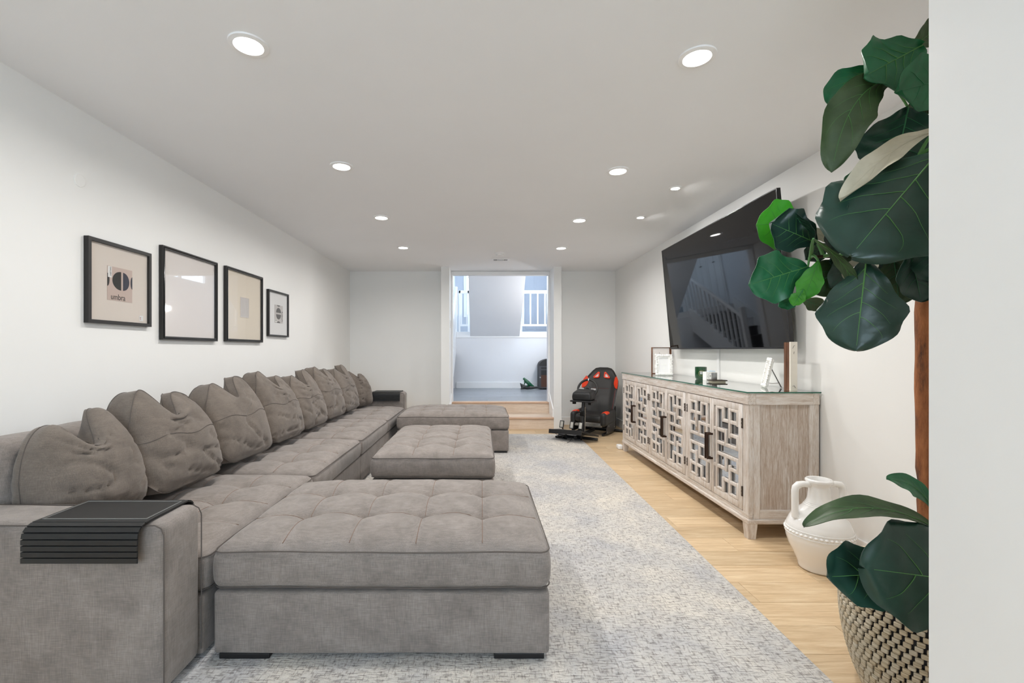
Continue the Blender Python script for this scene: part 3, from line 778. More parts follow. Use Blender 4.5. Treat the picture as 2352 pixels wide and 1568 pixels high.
flat(card, half_oval(.246, .250, .046, .052, 1), MX + .001, 'print_navy', 'dark_shape')
flat(card, half_oval(.135, .248, .015, .036, 1), MX + .001, 'print_black', 'dark_shape')
flat(card, half_oval(.315, .250, .013, .036, -1), MX + .001, 'print_navy', 'dark_shape')
RY = Matrix(((0, 0, 1, 0), (1, 0, 0, 0), (0, 1, 0, 0), (0, 0, 0, 1)))     # text x -> +Y, text y -> +Z, facing +X
def lettering(parent, body, size, y, z, x, rot=0, mat='print_black', cond=1.0):
    me = text_mesh(body, size, .0003, mat, cond); me.transform(Matrix.Translation((x, y, z)) @ RY @ Matrix.Rotation(rot, 4, 'Z'))
    return link('lettering', me, parent)
lettering(card, 'umbra', .047, .158, .141, MX + .0014, 0, 'print_black', .86)
stk = B(MX + .001, MX + .0018, .139, .165, .262, .323).ob('sticker', 'sticker_white', f1)
lettering(stk, 'GALLERY', .0125, .152, .3205, MX + .0021, -PI / 2)
stk = B(MX, MX + .001, .372, .402, .032, .064).ob('sticker', 'sticker_white', f1)
for k, (yy, ww) in enumerate(((.376, .009), (.376, .007), (.376, .009))): B(MX + .001, MX + .0014, yy, yy + ww, .040 + k * .006, .043 + k * .006).ob('sticker_print', 'ink_red', stk)
wall_frame(2.939, .612, 1.249, 'square black frame with blank pale mat and strong glass reflection', 'mat_blank', .022, .027, True)
f3 = wall_frame(3.675, .612, 1.252, 'square black frame with cream mat around an empty window', 'mat_cream', .022, .027, True)
q0, q1, q2, q3 = .235, .375, .215, .385
flat(f3, [(q0, q2), (q1, q2), (q1, q3), (q0, q3)], MX - .0004, 'print_grey', 'empty_window')
G().ring_prism([(q0 - .003, q2 - .003), (q1 + .003, q2 - .003), (q1 + .003, q3 + .003), (q0 - .003, q3 + .003)], [(q0, q2), (q1, q2), (q1, q3), (q0, q3)], MX, MX + .002, 'x').ob('window_bevel', 'mat_beige', f3)
f4 = wall_frame(4.408, .456, 1.318, 'small square black frame with white mat and sideways umbra card', 'mat_white', .016, .027, False)
card = B(MX, MX + .001, .145, .335, .140, .320).ob('insert_card', 'print_grey', f4)
def half_oval_v(cy, cz, ry, rz, side): return [(cy + ry * math.cos(a), cz + side * rz * math.sin(a)) for a in (PI * i / 18 for i in range(19))]
flat(card, half_oval_v(.235, .243, .055, .05, 1), MX + .001, 'print_midgrey', 'dark_shape')
flat(card, half_oval_v(.235, .226, .055, .05, -1), MX + .001, 'print_midgrey', 'dark_shape')
flat(card, half_oval_v(.235, .320, .036, .014, -1), MX + .001, 'print_midgrey', 'dark_shape')
flat(card, half_oval_v(.235, .140, .036, .016, 1), MX + .001, 'print_midgrey', 'dark_shape')
lettering(card, 'umbra', .047, .329, .158, MX + .0014, PI / 2, 'print_black', .86)
stk = B(MX + .001, MX + .0018, .149, .205, .148, .172).ob('sticker', 'sticker_white', f4)
lettering(stk, 'GALLERY', .0115, .152, .160, MX + .0021)

# ================================================================== CREDENZA
CXF, CXB, CY0, CY1, CT = 1.662, 2.104, 2.835, 5.355, .912
cr = thing('sideboard', 'long whitewashed wooden sideboard with six mirrored fretwork doors', 'sideboard', (CXF, CY0, 0))
cw, cl = CXB - CXF, CY1 - CY0
zb, zt = .098, CT
st_ = .058
# carcass: top board, bottom board, back, inner dividers
B(.03, cw - .03, .03, cl - .03, zt - .03, zt - .001).ob('top_board', 'white_resin', cr)
B(.03, cw, .03, cl - .03, zb + .02, zb + .04).ob('bottom_board', 'washed_wood_horizontal', cr)
B(cw - .015, cw, .02, cl - .02, zb, zt - .03).ob('back_board', 'washed_wood_vertical', cr)
BB(-.006, .045, -.006, cl + .006, zt - .072, zt, r=.004).ob('top_rail', 'washed_wood_horizontal', cr)
BB(cw - .04, cw + .002, -.004, cl + .004, zt - .072, zt, r=.004).ob('top_rail', 'washed_wood_horizontal', cr)
for a, b in ((-.006, .04), (cl - .04, cl + .006)): BB(.0452, cw - .0402, a, b, zt - .072, zt, r=.002).ob('side_top_rail', 'washed_wood_depth', cr)
BB(-.008, .05, -.008, cl + .008, zb - .003, zb + .028, r=.008).ob('base_moulding', 'washed_wood_horizontal', cr)
for a, b in ((-.008, .03), (cl - .03, cl + .008)): BB(.046, cw, a, b, zb - .003, zb + .028, r=.008).ob('base_moulding', 'washed_wood_depth', cr)
BB(.0, .03, .0, cl, zb + .028, zb + .062, r=.003).ob('bottom_rail', 'washed_wood_horizontal', cr)
op = (cl - 4 * st_ + .03) / 3
ys = []
for i in range(4):
    w_ = st_ if i in (0, 3) else st_ - .015
    y = 0 if i == 0 else (cl - st_ if i == 3 else st_ + op * i + (st_ - .015) * (i - 1))
    BB(.0, .032, y, y + w_, zb + .06, zt - .07, r=.003).ob('stile', 'washed_wood_vertical', cr); ys.append((y, y + w_))
for s, y in ((0, 0.0), (1, cl)):
    a, b = (0, .03) if s == 0 else (cl - .03, cl)
    for x0, x1 in ((0.032, .075), (cw - .06, cw)): BB(x0, x1, a, b, zb + .028, zt - .07, r=.003).ob('side_stile', 'washed_wood_vertical', cr)
    BB(.075, cw - .06, a, b, zb + .028, zb + .085, r=.003).ob('side_rail', 'washed_wood_depth', cr)
    yy = .010 if s == 0 else cl - .022
    BB(.07, cw - .055, yy, yy + .012, zb + .08, zt - .07, r=.001).ob('side_panel', 'washed_panel', cr)
for x in (-.004, cw - .056):
    for y in (-.004, cl - .056):
        g = G(); t0, t1 = .012, .060
        b0 = [(x + t0 * .6, y + t0 * .6), (x + .06 - t0 * .6, y + t0 * .6), (x + .06 - t0 * .6, y + .06 - t0 * .6), (x + t0 * .6, y + .06 - t0 * .6)]
        t_ = [(x, y), (x + .06, y), (x + .06, y + .06), (x, y + .06)]
        g.add([(a, b, 0) for a, b in b0] + [(a, b, zb) for a, b in t_], [(0, 3, 2, 1), (4, 5, 6, 7)] + [(k, (k + 1) % 4, 4 + (k + 1) % 4, 4 + k) for k in range(4)])
        g.ob('leg', 'washed_wood_vertical', cr)
# doors; local door frame u along the door from the handle side, v downwards
DW, DZ0, DZ1 = op / 2 - .003, zb + .066, zt - .076
DH = DZ1 - DZ0; fw = .045
SEG_V = [(.13, 0, 1), (.40, 0, .16), (.665, 0, .33), (.51, .27, .44), (.97, 0, .17), (.97, .30, .44)]
SEG_H = [(.13, .42, .012), (.64, 1.0, .012), (.39, 1.0, .155), (0, .53, .28), (.65, 1.0, .305), (.13, 1.0, .435)]
def door_meshes(sgn):
    # y runs from the handle edge (0) to the hinge edge (sgn * DW)
    fr = G()
    def yb(a, b): return (min(sgn * a, sgn * b), max(sgn * a, sgn * b))
    for a, b, c, d in ((0, fw * .62, 0, DH), (DW - fw, DW, 0, DH)): fr.bevbox(-.004, .018, *yb(a, b), c, d, .003, 1)
    for c, d in ((0, fw), (DH - fw, DH)): fr.bevbox(-.004, .018, *yb(fw * .62, DW - fw), c, d, .003, 1)
    lt = G(); u0, u1, v0, v1 = fw * .62, DW - fw, fw, DH - fw; bw = .0125
    lw, lh = u1 - u0, v1 - v0
    for k, mir in enumerate((0, 1)):
        for (u, a, b) in SEG_V:
            if mir and a == 0 and b == 1: continue
            A, B_ = (a, b) if not mir else (1 - b, 1 - a)
            z1, z0 = DH - fw - A * lh, DH - fw - B_ * lh
            c = u0 + u * lw; lt.bevbox(-.007 + .0006 * k, .012, *yb(c - bw, c + bw), max(v0, z0 - bw * .8), min(v1, z1 + bw * .8), .005, 2)
        for (a, b, v) in SEG_H:
            vv = v if not mir else 1 - v
            z = DH - fw - vv * lh
            lt.bevbox(-.0066 + .0006 * k, .012, *yb(u0 + a * lw - (bw * .6 if a else 0), u0 + b * lw), max(v0, z - bw), min(v1, z + bw), .005, 2)
    mr = G().box(.0125, .015, *yb(fw * .5, DW - fw * .9), fw * .9, DH - fw * .9)
    hd = G(); hy = sgn * fw * .31; hz0, hz1 = DH * .35, DH * .63
    hd.bevbox(-.046, -.034, hy - .0055, hy + .0055, hz0, hz1, .0015, 1)
    for z in (hz0 + .007, hz1 - .007): hd.bevbox(-.044, -.004, hy - .006, hy + .006, z - .007, z + .007, .0015, 1)
    hg = G().box(-.006, .0, sgn * (DW + .0005) - .0035, sgn * (DW + .0005) + .0035, -.032, .032)
    for z in (-.022, 0, .022): hg.tube([(-.007, sgn * (DW + .0005), z - .009), (-.007, sgn * (DW + .0005), z + .009)], .0036, 6)
    return [fr.mesh('door', 'washed_wood_vertical', 30), lt.mesh('fretwork', 'washed_wood_vertical', 30), mr.mesh('mirror_panel', 'mirror'), hd.mesh('handle', 'bronze', 30), hg.mesh('hinge', 'hinge_metal')]
dm = {1: door_meshes(1), -1: door_meshes(-1)}
for i in range(3):
    c = (ys[i][1] + ys[i + 1][0]) / 2
    for s in (-1, 1):
        d_ = link('door', dm[s][0], cr, (0, c + s * .0015, DZ0))
        link('fretwork', dm[s][1], d_); link('mirror_panel', dm[s][2], d_); link('handle', dm[s][3], d_)
        for z in (.12, DH - .12): link('hinge', dm[s][4], d_, (0, 0, z))
gto = B(-.010, cw + .004, -.010, cl + .010, CT + .0005, CT + .0085).ob('glass_top', 'table_glass', cr); gto['label'] = 'clear glass sheet with green edge'
G().ring_prism([(-.012, -.012), (cw + .005, -.012), (cw + .005, cl + .012), (-.012, cl + .012)], [(-.010, -.010), (cw + .004, -.010), (cw + .004, cl + .010), (-.010, cl + .010)], CT + .0005, CT + .0085, 'z').ob('polished_edge', 'glass_edge', gto)
TZ = CT + .0088

# ---- things on the sideboard
t = thing('leaning_print', 'framed pale line drawing leaning on the wall at the sideboard end', 'picture', (1.885, 5.03, TZ))
pw, phh = .215, .292
G().ring_prism([(0, 0), (pw, 0), (pw, phh), (0, phh)], [(.006, .006), (pw - .02, .006), (pw - .02, phh - .006), (.006, phh - .006)], 0, .025).ob('frame', 'brown_wood', t)
B(.004, pw - .018, .008, .02, .004, phh - .004).ob('print', 'mat_blank', t)
g = G()
for a, b, c in (((.085, .235), (.10, .20), (.115, .19)), ((.09, .205), (.10, .16), (.085, .11)), ((.085, .16), (.06, .15), (.05, .175)), ((.08, .14), (.06, .13), (.05, .12)), ((.08, .15), (.07, .18), (.062, .185)), ((.085, .235), (.08, .215), (.09, .20)), ((.055, .06), (.06, .05), (.05, .045))):
    g.tube([(p.x, .0072, p.y) for p in bez((*a, 0), (*b, 0), (*c, 0), 6)], .0011, 4)
g.ob('line_drawing', 'ink_grey', t)

def ornate(name, label, loc, rz, w, h, lean, stand):
    t = thing(name, label, 'photo frame', loc, rz); M = Matrix.Rotation(-lean, 4, 'X'); b = w * .2
    fr = G().ring_prism([(-w / 2, 0), (w / 2, 0), (w / 2, h), (-w / 2, h)], [(-w / 2 + b, b), (w / 2 - b, b), (w / 2 - b, h - b), (-w / 2 + b, h - b)], -.008, .006)
    fr.xf(M).ob('frame', 'white_resin', t)
    fo = G(); rn = random.Random(5)
    per = [(-w / 2, z * h / 13) for z in range(14)] + [(w / 2, z * h / 13) for z in range(14)] + [(-w / 2 + w * k / 9, 0.004) for k in range(1, 9)] + [(-w / 2 + w * k / 9, h) for k in range(1, 9)]
    for (x, z) in per:
        for k in range(2):
            r = rn.uniform(.007, .012); q = .45 * k
            cx, cz = x + (0 - x) * q * .25, z + (h / 2 - z) * q * .2
            fo.add(*ico((cx + rn.uniform(-.003, .003), -.009 - .002 * k, max(r, cz)), r, (1.1, .7, 1)))
    fo.xf(M).ob('scroll_edge', 'white_resin', t, True)
    B(-w / 2 + b * .9, w / 2 - b * .9, .0, .003, b * .9, h - b * .9).xf(M).ob('photo', 'mat_white', t)
    for k, (a, z) in enumerate(((.32, .5), (.2, .32))): B(-w * a / 2, w * a / 2, -.0008, 0, h * z, h * (z + .06)).xf(M).ob('photo_caption', 'sticker_white', t)
    B(-w / 2 + .012, w / 2 - .012, .006, .009, .01, h - .012).xf(M).ob('back_board', 'black_satin', t)
    g = G(); zt_ = h * .72; p0 = M @ Vector((0, .010, zt_)); p1 = Vector((0, h * stand, .003))
    d = (p1 - p0); n_ = d.cross(Vector((1, 0, 0))).normalized()
    vs = [p0 + Vector((sx * .01, 0, 0)) + n_ * k for k in (0, .003) for sx in (-1, 1)] + [p1 + Vector((sx * .017, 0, 0)) + n_ * k for k in (0, .003) for sx in (-1, 1)]
    g.add(vs, [(0, 1, 3, 2), (4, 6, 7, 5), (0, 4, 5, 1), (2, 3, 7, 6), (0, 2, 6, 4), (1, 5, 7, 3)]); g.ob('easel_leg', 'black_satin', t)
    G().tube([M @ Vector((0, .010, .035)), Vector((0, h * stand * .45, .028)), p0.lerp(p1, .78)], .0016, 5).ob('easel_cord', 'brown_wood', t)
def ico(c, r, s=(1, 1, 1)):
    vs = []; fs = []; nl, ns = 4, 7
    for i in range(nl + 1):
        th = PI * i / nl
        for k in range(ns):
            a = 2 * PI * k / ns; vs.append((c[0] + r * s[0] * math.sin(th) * math.cos(a), c[1] + r * s[1] * math.sin(th) * math.sin(a), c[2] + r * s[2] * math.cos(th)))
    for i in range(nl):
        for k in range(ns): fs.append((i * ns + k, i * ns + (k + 1) % ns, (i + 1) * ns + (k + 1) % ns, (i + 1) * ns + k))
    return vs, fs
ornate('photo_frame', 'white scrolled photo frame standing before the line drawing', (1.868, 4.66, TZ + .001), math.radians(-14), .15, .212, .17, .45)
ornate('photo_frame', 'white scrolled photo frame turned sideways with black easel back', (1.972, 3.17, TZ + .001), math.radians(-113), .135, .20, .2, .5)

t = thing('candle_jar', 'dark green glass candle jar with round label', 'candle', (1.962, 4.07, TZ))
G().lathe([(.036, 0), (.045, .008), (.049, .03), (.049, .11), (.045, .11), (.045, .07), (.001, .07)], 32, cap=(True, False)).ob('jar', 'green_glass', t, 40)
g = G().ring_prism(circ(.024, 24, 0, .055), circ(.0225, 24, 0, .055), -.0502, -.0490); g.xf(Matrix.Rotation(-.35, 4, 'Z')).ob('label_ring', 'candle_label', t)
for k in range(3): B(-.014, .008, -.0500, -.0488, .048 + k * .009, .053 + k * .009).xf(Matrix.Rotation(-.35, 4, 'Z')).ob('label_print', 'sticker_white', t)
t = thing('gift_box', 'small white box printed with two linked circles beside the candle', 'box', (1.915, 3.88, TZ))
BB(0, .10, 0, .06, 0, .074, r=.002).ob('carton', 'white_resin', t)
for cx in (.036, .076):
    G().ring_prism(circ(.018, 28, cx, .037, ry=.027), circ(.017, 28, cx, .037, ry=.026), -.0006, .0).ob('printed_circle', 'ink_grey', t)
    for k in range(2):
        for j in range(2): B(cx - .006 + k * .006, cx - .001 + k * .006, -.0006, 0, .034 + j * .006, .038 + j * .006).ob('printed_mark', 'print_midgrey', t)
B(.054, .058, -.0006, 0, .036, .038).ob('printed_mark', 'print_midgrey', t); B(.012, .016, -.0006, 0, .036, .039).ob('printed_mark', 'print_midgrey', t)
tag(G().bevbox(-.028, .028, -.02, .02, 0, .008, .003, 2).bevbox(-.008, .008, -.008, .008, .008, .011, .002, 1).ob('pale_case', 'pale_blue', None, True, loc=(1.975, 3.915, TZ + .0745)), 'small pale blue case lying on the white printed box', 'case')
t = thing('trinket_tray', 'low cream dish with dark rim on the sideboard', 'dish', (1.915, 3.70, TZ))
G().gbox(.105, .075, .010, .004, (2, 2, 1), 2, c=(0, 0, .005)).ob('foot', 'tray_cream', t); G().gbox(.125, .095, .009, .004, (2, 2, 1), 2, c=(0, 0, .0145)).ob('rim', 'tray_rim', t)
t = thing('metal_tumbler', 'small brushed grey tumbler standing on the dark-rimmed dish', 'cup', (1.895, 3.705, TZ + .0192))
G().lathe([(.019, 0), (.021, .003), (.0215, .056), (.0195, .056), (.018, .006), (.001, .006)], 24, cap=(True, False)).ob('body', 'brushed_cup', t, 40)
t = thing('wood_block', 'tall upright block with laminated brown edge and cream face', 'block', (1.960, 2.885, TZ))
BB(0, .044, 0, .014, 0, .312, r=.002).ob('face', 'cream_board', t)
for k in range(4): BB(.001 * (k % 2), .043, .0145 + k * .013, .0145 + k * .013 + .0125, 0, .310, r=.001).ob('layer', 'brown_wood', t)
G().tube([(.012, -.001, .27), (.018, -.001, .285), (.026, -.001, .29)], .0012, 4).tube([(.02, -.001, .235), (.022, -.001, .25)], .0012, 4).tube([(.012, -.001, .03), (.022, -.001, .035), (.03, -.001, .02)], .0016, 4).ob('ink_mark', 'ink_grey', t)
tag(BB(-.03, .03, -.045, .045, 0, .05, r=.012, seg=3).ob('door_wedge', 'white_plastic', None, True, loc=(1.655, 5.45, .0)), 'small white plastic block on the floor behind the sideboard leg', 'block')

# ================================================================== TELEVISION
tvw, tvh, tilt = 1.905, 1.062, math.atan2(.094, 1.055)
t = thing('television', 'large flat black television tilted forward on the white wall', 'television', (2.034, 2.99 + tvw / 2, 1.190))
M = Matrix.Rotation(-tilt, 4, 'Y')
BB(0, .026, -tvw / 2, tvw / 2, 0, tvh, r=.003).xf(M).ob('case', 'black_satin', t)
G().ring_prism([(-tvw / 2, 0), (tvw / 2, 0), (tvw / 2, tvh), (-tvw / 2, tvh)], [(-tvw / 2 + .007, .012), (tvw / 2 - .007, .012), (tvw / 2 - .007, tvh - .007), (-tvw / 2 + .007, tvh - .007)], -.003, .0, 'x').xf(M).ob('bezel', 'tv_metal', t)
B(-.0015, .0, -tvw / 2 + .006, tvw / 2 - .006, .011, tvh - .006).xf(M).ob('screen', 'screen_black', t)
BB(.026, .05, -.6, .6, .12, .62, r=.01).xf(M).ob('rear_housing', 'black_satin', t)
G().box(.052, .083, -.35, -.31, .15, .9).box(.052, .083, .31, .35, .15, .9).box(.07, .084, -.4, .4, .6, .75).ob('wall_bracket', 'tv_metal', t)
tag(BB(-.012, 0, -.018, .018, 0, .42, r=.003).ob('cable_cover', 'white_plastic', None, loc=(XR - .0005, 4.06, .915)), 'white vertical cable cover on the wall under the television', 'cable cover')

# ================================================================== VASE
t = thing('amphora_vase', 'white glazed two-handled amphora vase on the oak floor', 'vase', (1.825, 2.46, .0))
prof = [(.085, 0), (.094, .006), (.098, .03), (.118, .08), (.140, .125), (.152, .165), (.155, .20), (.150, .235), (.134, .272), (.108, .305), (.080, .332), (.062, .355), (.053, .385), (.050, .42), (.050, .45), (.058, .462), (.064, .470), (.064, .480), (.058, .486), (.050, .484), (.046, .470), (.044, .40)]
dense = []
for i in range(len(prof) - 1):
    dense += [(prof[i][0] + (prof[i + 1][0] - prof[i][0]) * k / 3, prof[i][1] + (prof[i + 1][1] - prof[i][1]) * k / 3) for k in range(3)]
b = G().lathe(dense + [prof[-1], (.001, .40)], 48, cap=(True, False)).ob('body', 'white_ceramic', t, 60)
for z, r in ((.360, .0605), (.352, .0645), (.344, .0705)): G().tube([(r * math.cos(a), r * math.sin(a), z) for a in (2 * PI * k / 40 for k in range(40))], .0018, 5, closed=True).ob('neck_ring', 'white_ceramic', b, True)
for z, r in ((.222, .1525), (.192, .1548)): G().tube([(r * math.cos(a), r * math.sin(a), z) for a in (2 * PI * k / 56 for k in range(56))], .0028, 5, closed=True).ob('belly_ring', 'white_ceramic', b, True)
g = G()
for k in range(44):
    a = 2 * PI * k / 44; g.add(*ico((.1535 * math.cos(a), .1535 * math.sin(a), .207), .009, (1, 1, .75)))
g.ob('bead_band', 'white_ceramic', b, True)
for s in (-1, 1):
    pts = [(s * .045, 0, .452), (s * .085, 0, .458), (s * .112, 0, .454), (s * .126, 0, .44), (s * .130, 0, .42), (s * .130, 0, .36), (s * .130, 0, .31), (s * .126, 0, .28)]
    G().tube(pts, [.015, .0165, .018, .0185, .018, .0175, .0175, .019], 12).ob('handle', 'white_ceramic', t, 60)

# ================================================================== RACING SIMULATOR SEAT
def simseat():
    t = thing('racing_simulator', 'black and orange racing simulator seat with steering wheel and pedals', 'gaming seat', (1.60, 6.50, 0), math.radians(-33))
    # backrest shell: outline in (x, z), extruded then wrapped forward at the sides
    half = [(.0, .0), (.20, .0), (.235, .06), (.245, .20), (.255, .36), (.265, .46), (.255, .54), (.215, .62), (.165, .70), (.12, .745), (.06, .757), (0, .758)]
    prof = [(-x, z) for x, z in half[::-1][:-1]] + half[:-1]
    prof = prof + []
    lean = math.radians(20); M = Matrix.Translation((0, .17, .22)) @ Matrix.Rotation(-lean, 4, 'X')
    def wid(z):
        for (x0, z0), (x1, z1) in zip(half[1:], half[2:]):
            if z0 <= z <= z1 and z1 > z0: return x0 + (x1 - x0) * (z - z0) / (z1 - z0)
        return half[-1][0]
    g = G(); vs = []; NZ, NX = 40, 24
    for side in (0, 1):
        for i in range(NZ + 1):
            z = .758 * i / NZ; w = max(.05, wid(min(z, .757)))
            for k in range(NX + 1):
                u = -1 + 2 * k / NX; x = u * w; a = abs(u)
                wrap = -.075 * max(0, (a - .55) / .45) ** 1.5 * min(1, max(0, (.72 - z) / .25))
                y = wrap - .02 * (1 - a) * math.exp(-((z - .2) / .12) ** 2) if side == 0 else .055 + wrap * .55
                if side == 0: y += .004 * (math.exp(-((z - .30) / .01) ** 2) + math.exp(-((z - .42) / .01) ** 2)) * (a < .6)
                e = max(a ** 8, (abs(2 * z / .758 - 1)) ** 16); mid = .03 + wrap * .8
                vs.append((x, y + (mid - y) * e, z))
    n1 = (NZ + 1) * (NX + 1); fs = []
    def hole(i, k):
        z = .758 * (i + .5) / NZ; u = -1 + 2 * (k + .5) / NX
        x = u * max(.05, wid(z))
        return False
    for s in (0, 1):
        for i in range(NZ):
            for k in range(NX): fs.append(tuple(s * n1 + q for q in (i * (NX + 1) + k, i * (NX + 1) + k + 1, (i + 1) * (NX + 1) + k + 1, (i + 1) * (NX + 1) + k)))
    for i in range(NZ):
        for k in (0, NX): fs.append((i * (NX + 1) + k, (i + 1) * (NX + 1) + k, n1 + (i + 1) * (NX + 1) + k, n1 + i * (NX + 1) + k))
    for k in range(NX):
        for i in (0, NZ): fs.append((i * (NX + 1) + k, i * (NX + 1) + k + 1, n1 + i * (NX + 1) + k + 1, n1 + i * (NX + 1) + k))
    br = g.add(vs, fs).xf(M).ob('backrest', 'black_vinyl', t, 50)
    # harness openings: orange rims with pale openings
    for s in (-1, 1):
        o = [(s * .035, .665), (s * .055, .672), (s * .125, .595), (s * .118, .572), (s * .05, .578), (s * .035, .592)]
        cx, cz = sum(p[0] for p in o) / 6, sum(p[1] for p in o) / 6
        i_ = [(cx + (x - cx) * .58, cz + (z - cz) * .58) for x, z in o]
        G().ring_prism(o, i_, -.022, .01).xf(M).ob('harness_rim', 'orange_vinyl', br)
        G().prism(i_, -.006, .0).xf(M).ob('harness_opening', 'mat_white', br)
        # orange shoulder patches and red piping
        pg = G(); pv = []
        zs = [.40 + .20 * i / 10 for i in range(11)]
        for z in zs:
            w = wid(z); k = abs(math.sin(PI * (z - .40) / .20)) ** .6
            for u in (1.012, 1.012 - .26 * k - .005):
                a = min(1, u); wrap = -.075 * max(0, (a - .55) / .45) ** 1.5 * min(1, max(0, (.72 - z) / .25))
                pv.append((s * u * w, wrap - .006 + (.03 if u > 1 else 0) * 0, z))
        pv2 = [(x, y + .022, z) for x, y, z in pv]; n = len(pv)
        pf = []
        for i in range(10):
            a = i * 2; pf += [(a, a + 1, a + 3, a + 2), (n + a, n + a + 2, n + a + 3, n + a + 1), (a, a + 2, n + a + 2, n + a), (a + 1, n + a + 1, n + a + 3, a + 3)]
        pg.add(pv + pv2, pf).xf(M).ob('shoulder_patch', 'orange_vinyl', br)
        G().tube([M @ Vector((s * wid(z) * .93, -.075 * .75 * min(1, max(0, (.72 - z) / .25)) - .004, z)) for z in (.05 + .34 * i / 10 for i in range(11))], .003, 5).ob('red_piping', 'red_thread', br)
    for z in (.30, .42): G().tube([M @ Vector((-.12 + .24 * i / 8, .001, z)) for i in range(9)], .0018, 4).ob('red_stitch', 'red_thread', br)
    # seat cushion with side bolsters
    sc = G().gbox(.40, .46, .11, .045, (8, 8, 2), 4, c=(0, -.03, .235)).ob('seat_cushion', 'black_vinyl', t, 60)
    for s in (-1, 1):
        bo = G().gbox(.085, .48, .19, .04, (2, 10, 4), 4, c=(s * .215, -.02, .23), fn=lambda p: Vector((p[0], p[1], p[2] + (.05 * (p[1] + .1) if p[2] > 0 else 0)))).ob('side_bolster', 'black_vinyl', t, 60)
        G().gbox(.075, .16, .05, .022, (2, 6, 1), 3, c=(s * .217, -.13, .305), fn=lambda p: Vector((p[0], p[1], p[2] - .9 * p[1] ** 2 + .06 * p[1]))).ob('orange_pad', 'orange_vinyl', bo, 60)
        G().prism([(-.20, .03), (.12, .03), (.20, .07), (.20, .155), (.14, .17), (-.16, .15), (-.20, .11)], s * .245, s * .252, 'x').ob('side_plate', 'black_satin', t)
        for y, z in ((-.17, .06), (.16, .09), (-.10, .13)): G().lathe([(.008, 0), (.008, .004)], 8).xf(Matrix.Translation((s * .25, y, z)) @ Matrix.Rotation(s * PI / 2, 4, 'Y')).ob('bolt', 'steel', t)
        G().tube([(s * .20, .24, .022), (s * .20, -.20, .022)], .018, 8).ob('floor_rail', 'black_satin', t, 50)
    BB(-.19, .19, -.235, -.215, .125, .165, r=.004).ob('slide_bar', 'steel', t)
    G().tube([(-.26, .26, .020), (.34, .26, .020)], .020, 8).ob('rear_foot_bar', 'black_satin', t, 50)
    G().tube([(0, .0, .05), (0, -.35, .045), (0, -.70, .04)], .025, 8).ob('centre_beam', 'black_satin', t, 50)
    G().tube([(-.27, -.62, .035), (.27, -.62, .035)], .020, 8).ob('front_foot_bar', 'black_satin', t, 50)
    # wheel stand
    wx = .01
    G().tube([(wx, -.46, .05), (wx, -.46, .30), (wx, -.42, .50)], .024, 10).ob('wheel_post', 'black_satin', t, 50)
    G().tube([(wx + .035, -.47, .10), (wx + .035, -.46, .42)], .007, 6).ob('post_strut', 'steel', t)
    G().gbox(.07, .06, .07, .012, (1, 1, 1), 2, c=(wx, -.455, .33)).ob('post_clamp', 'black_gloss', t)
    G().tube([(wx - .035, -.455, .345), (wx - .085, -.455, .350)], .006, 6).add(*ico((wx - .09, -.455, .350), .016)).ob('clamp_knob', 'black_satin', t)
    BB(wx - .15, wx + .15, -.54, -.34, .488, .508, r=.006).ob('wheel_plate', 'black_satin', t)
    G().gbox(.27, .20, .11, .03, (4, 4, 2), 3, c=(wx, -.42, .56), fn=lambda p: Vector((p[0] * (1 - 1.6 * max(0, p[2])), p[1], p[2] + .20 * (p[1] + .1) * (p[2] > 0)))).ob('wheel_base', 'black_satin', t, 50)
    for s in (-1, 1): BB(wx + s * .11 - .02, wx + s * .11 + .02, -.50, -.46, .455, .488, r=.004).ob('table_clamp', 'black_gloss', t)
    Mw = Matrix.Translation((wx, -.275, .645)) @ Matrix.Rotation(math.radians(68), 4, 'X')
    rim = G().tube([(.135 * math.cos(a), .135 * math.sin(a), 0) for a in (2 * PI * k / 36 for k in range(36))], .0155, 10, closed=True).xf(Mw).ob('steering_wheel', 'black_vinyl', t, True)
    G().lathe([(.05, -.012), (.052, .0), (.045, .014), (.001, .016)], 20, cap=(True, False)).xf(Mw).ob('wheel_hub', 'black_satin', rim, 40)
    for a in (0, PI, -PI / 2):
        G().bevbox(.03, .13, -.014, .014, -.005, .005, .002, 1).xf(Mw @ Matrix.Rotation(a, 4, 'Z')).ob('spoke', 'brushed_cup', rim)
    G().bevbox(-.008, .008, .119, .151, -.0165, .0165, .004, 1).xf(Mw).ob('top_marker', 'pale_blue', rim)
    G().tube([(wx, -.36, .60), (wx, -.28, .64)], .03, 10).ob('wheel_axle', 'black_satin', t, 50)
    # pedal deck
    pd = G().add([(x, y, z) for z0 in (0, 1) for x, y, z in ((-.30, -.86, .150 - .02 * z0), (.16, -.90, .175 - .02 * z0), (.26, -.55, .075 - .02 * z0), (-.26, -.58, .120 - .02 * z0))], [(0, 1, 2, 3), (4, 7, 6, 5), (0, 4, 5, 1), (1, 5, 6, 2), (2, 6, 7, 3), (3, 7, 4, 0)]).ob('pedal_deck', 'black_satin', t)
    G().add([(-.30, -.87, .10), (.16, -.91, .12), (.16, -.90, .178), (-.30, -.86, .153), (-.30, -.85, .10), (.16, -.89, .12), (.16, -.885, .178), (-.30, -.845, .153)], [(0, 1, 2, 3), (4, 7, 6, 5), (0, 4, 5, 1), (1, 5, 6, 2), (2, 6, 7, 3), (3, 7, 4, 0)]).ob('deck_lip', 'black_satin', t)
    G().tube([(-.1, -.78, .11), (-.12, -.72, .02), (-.2, -.66, .02)], .014, 8).tube([(.1, -.78, .11), (.08, -.70, .03)], .014, 8).ob('deck_brace', 'black_satin', t, 50)
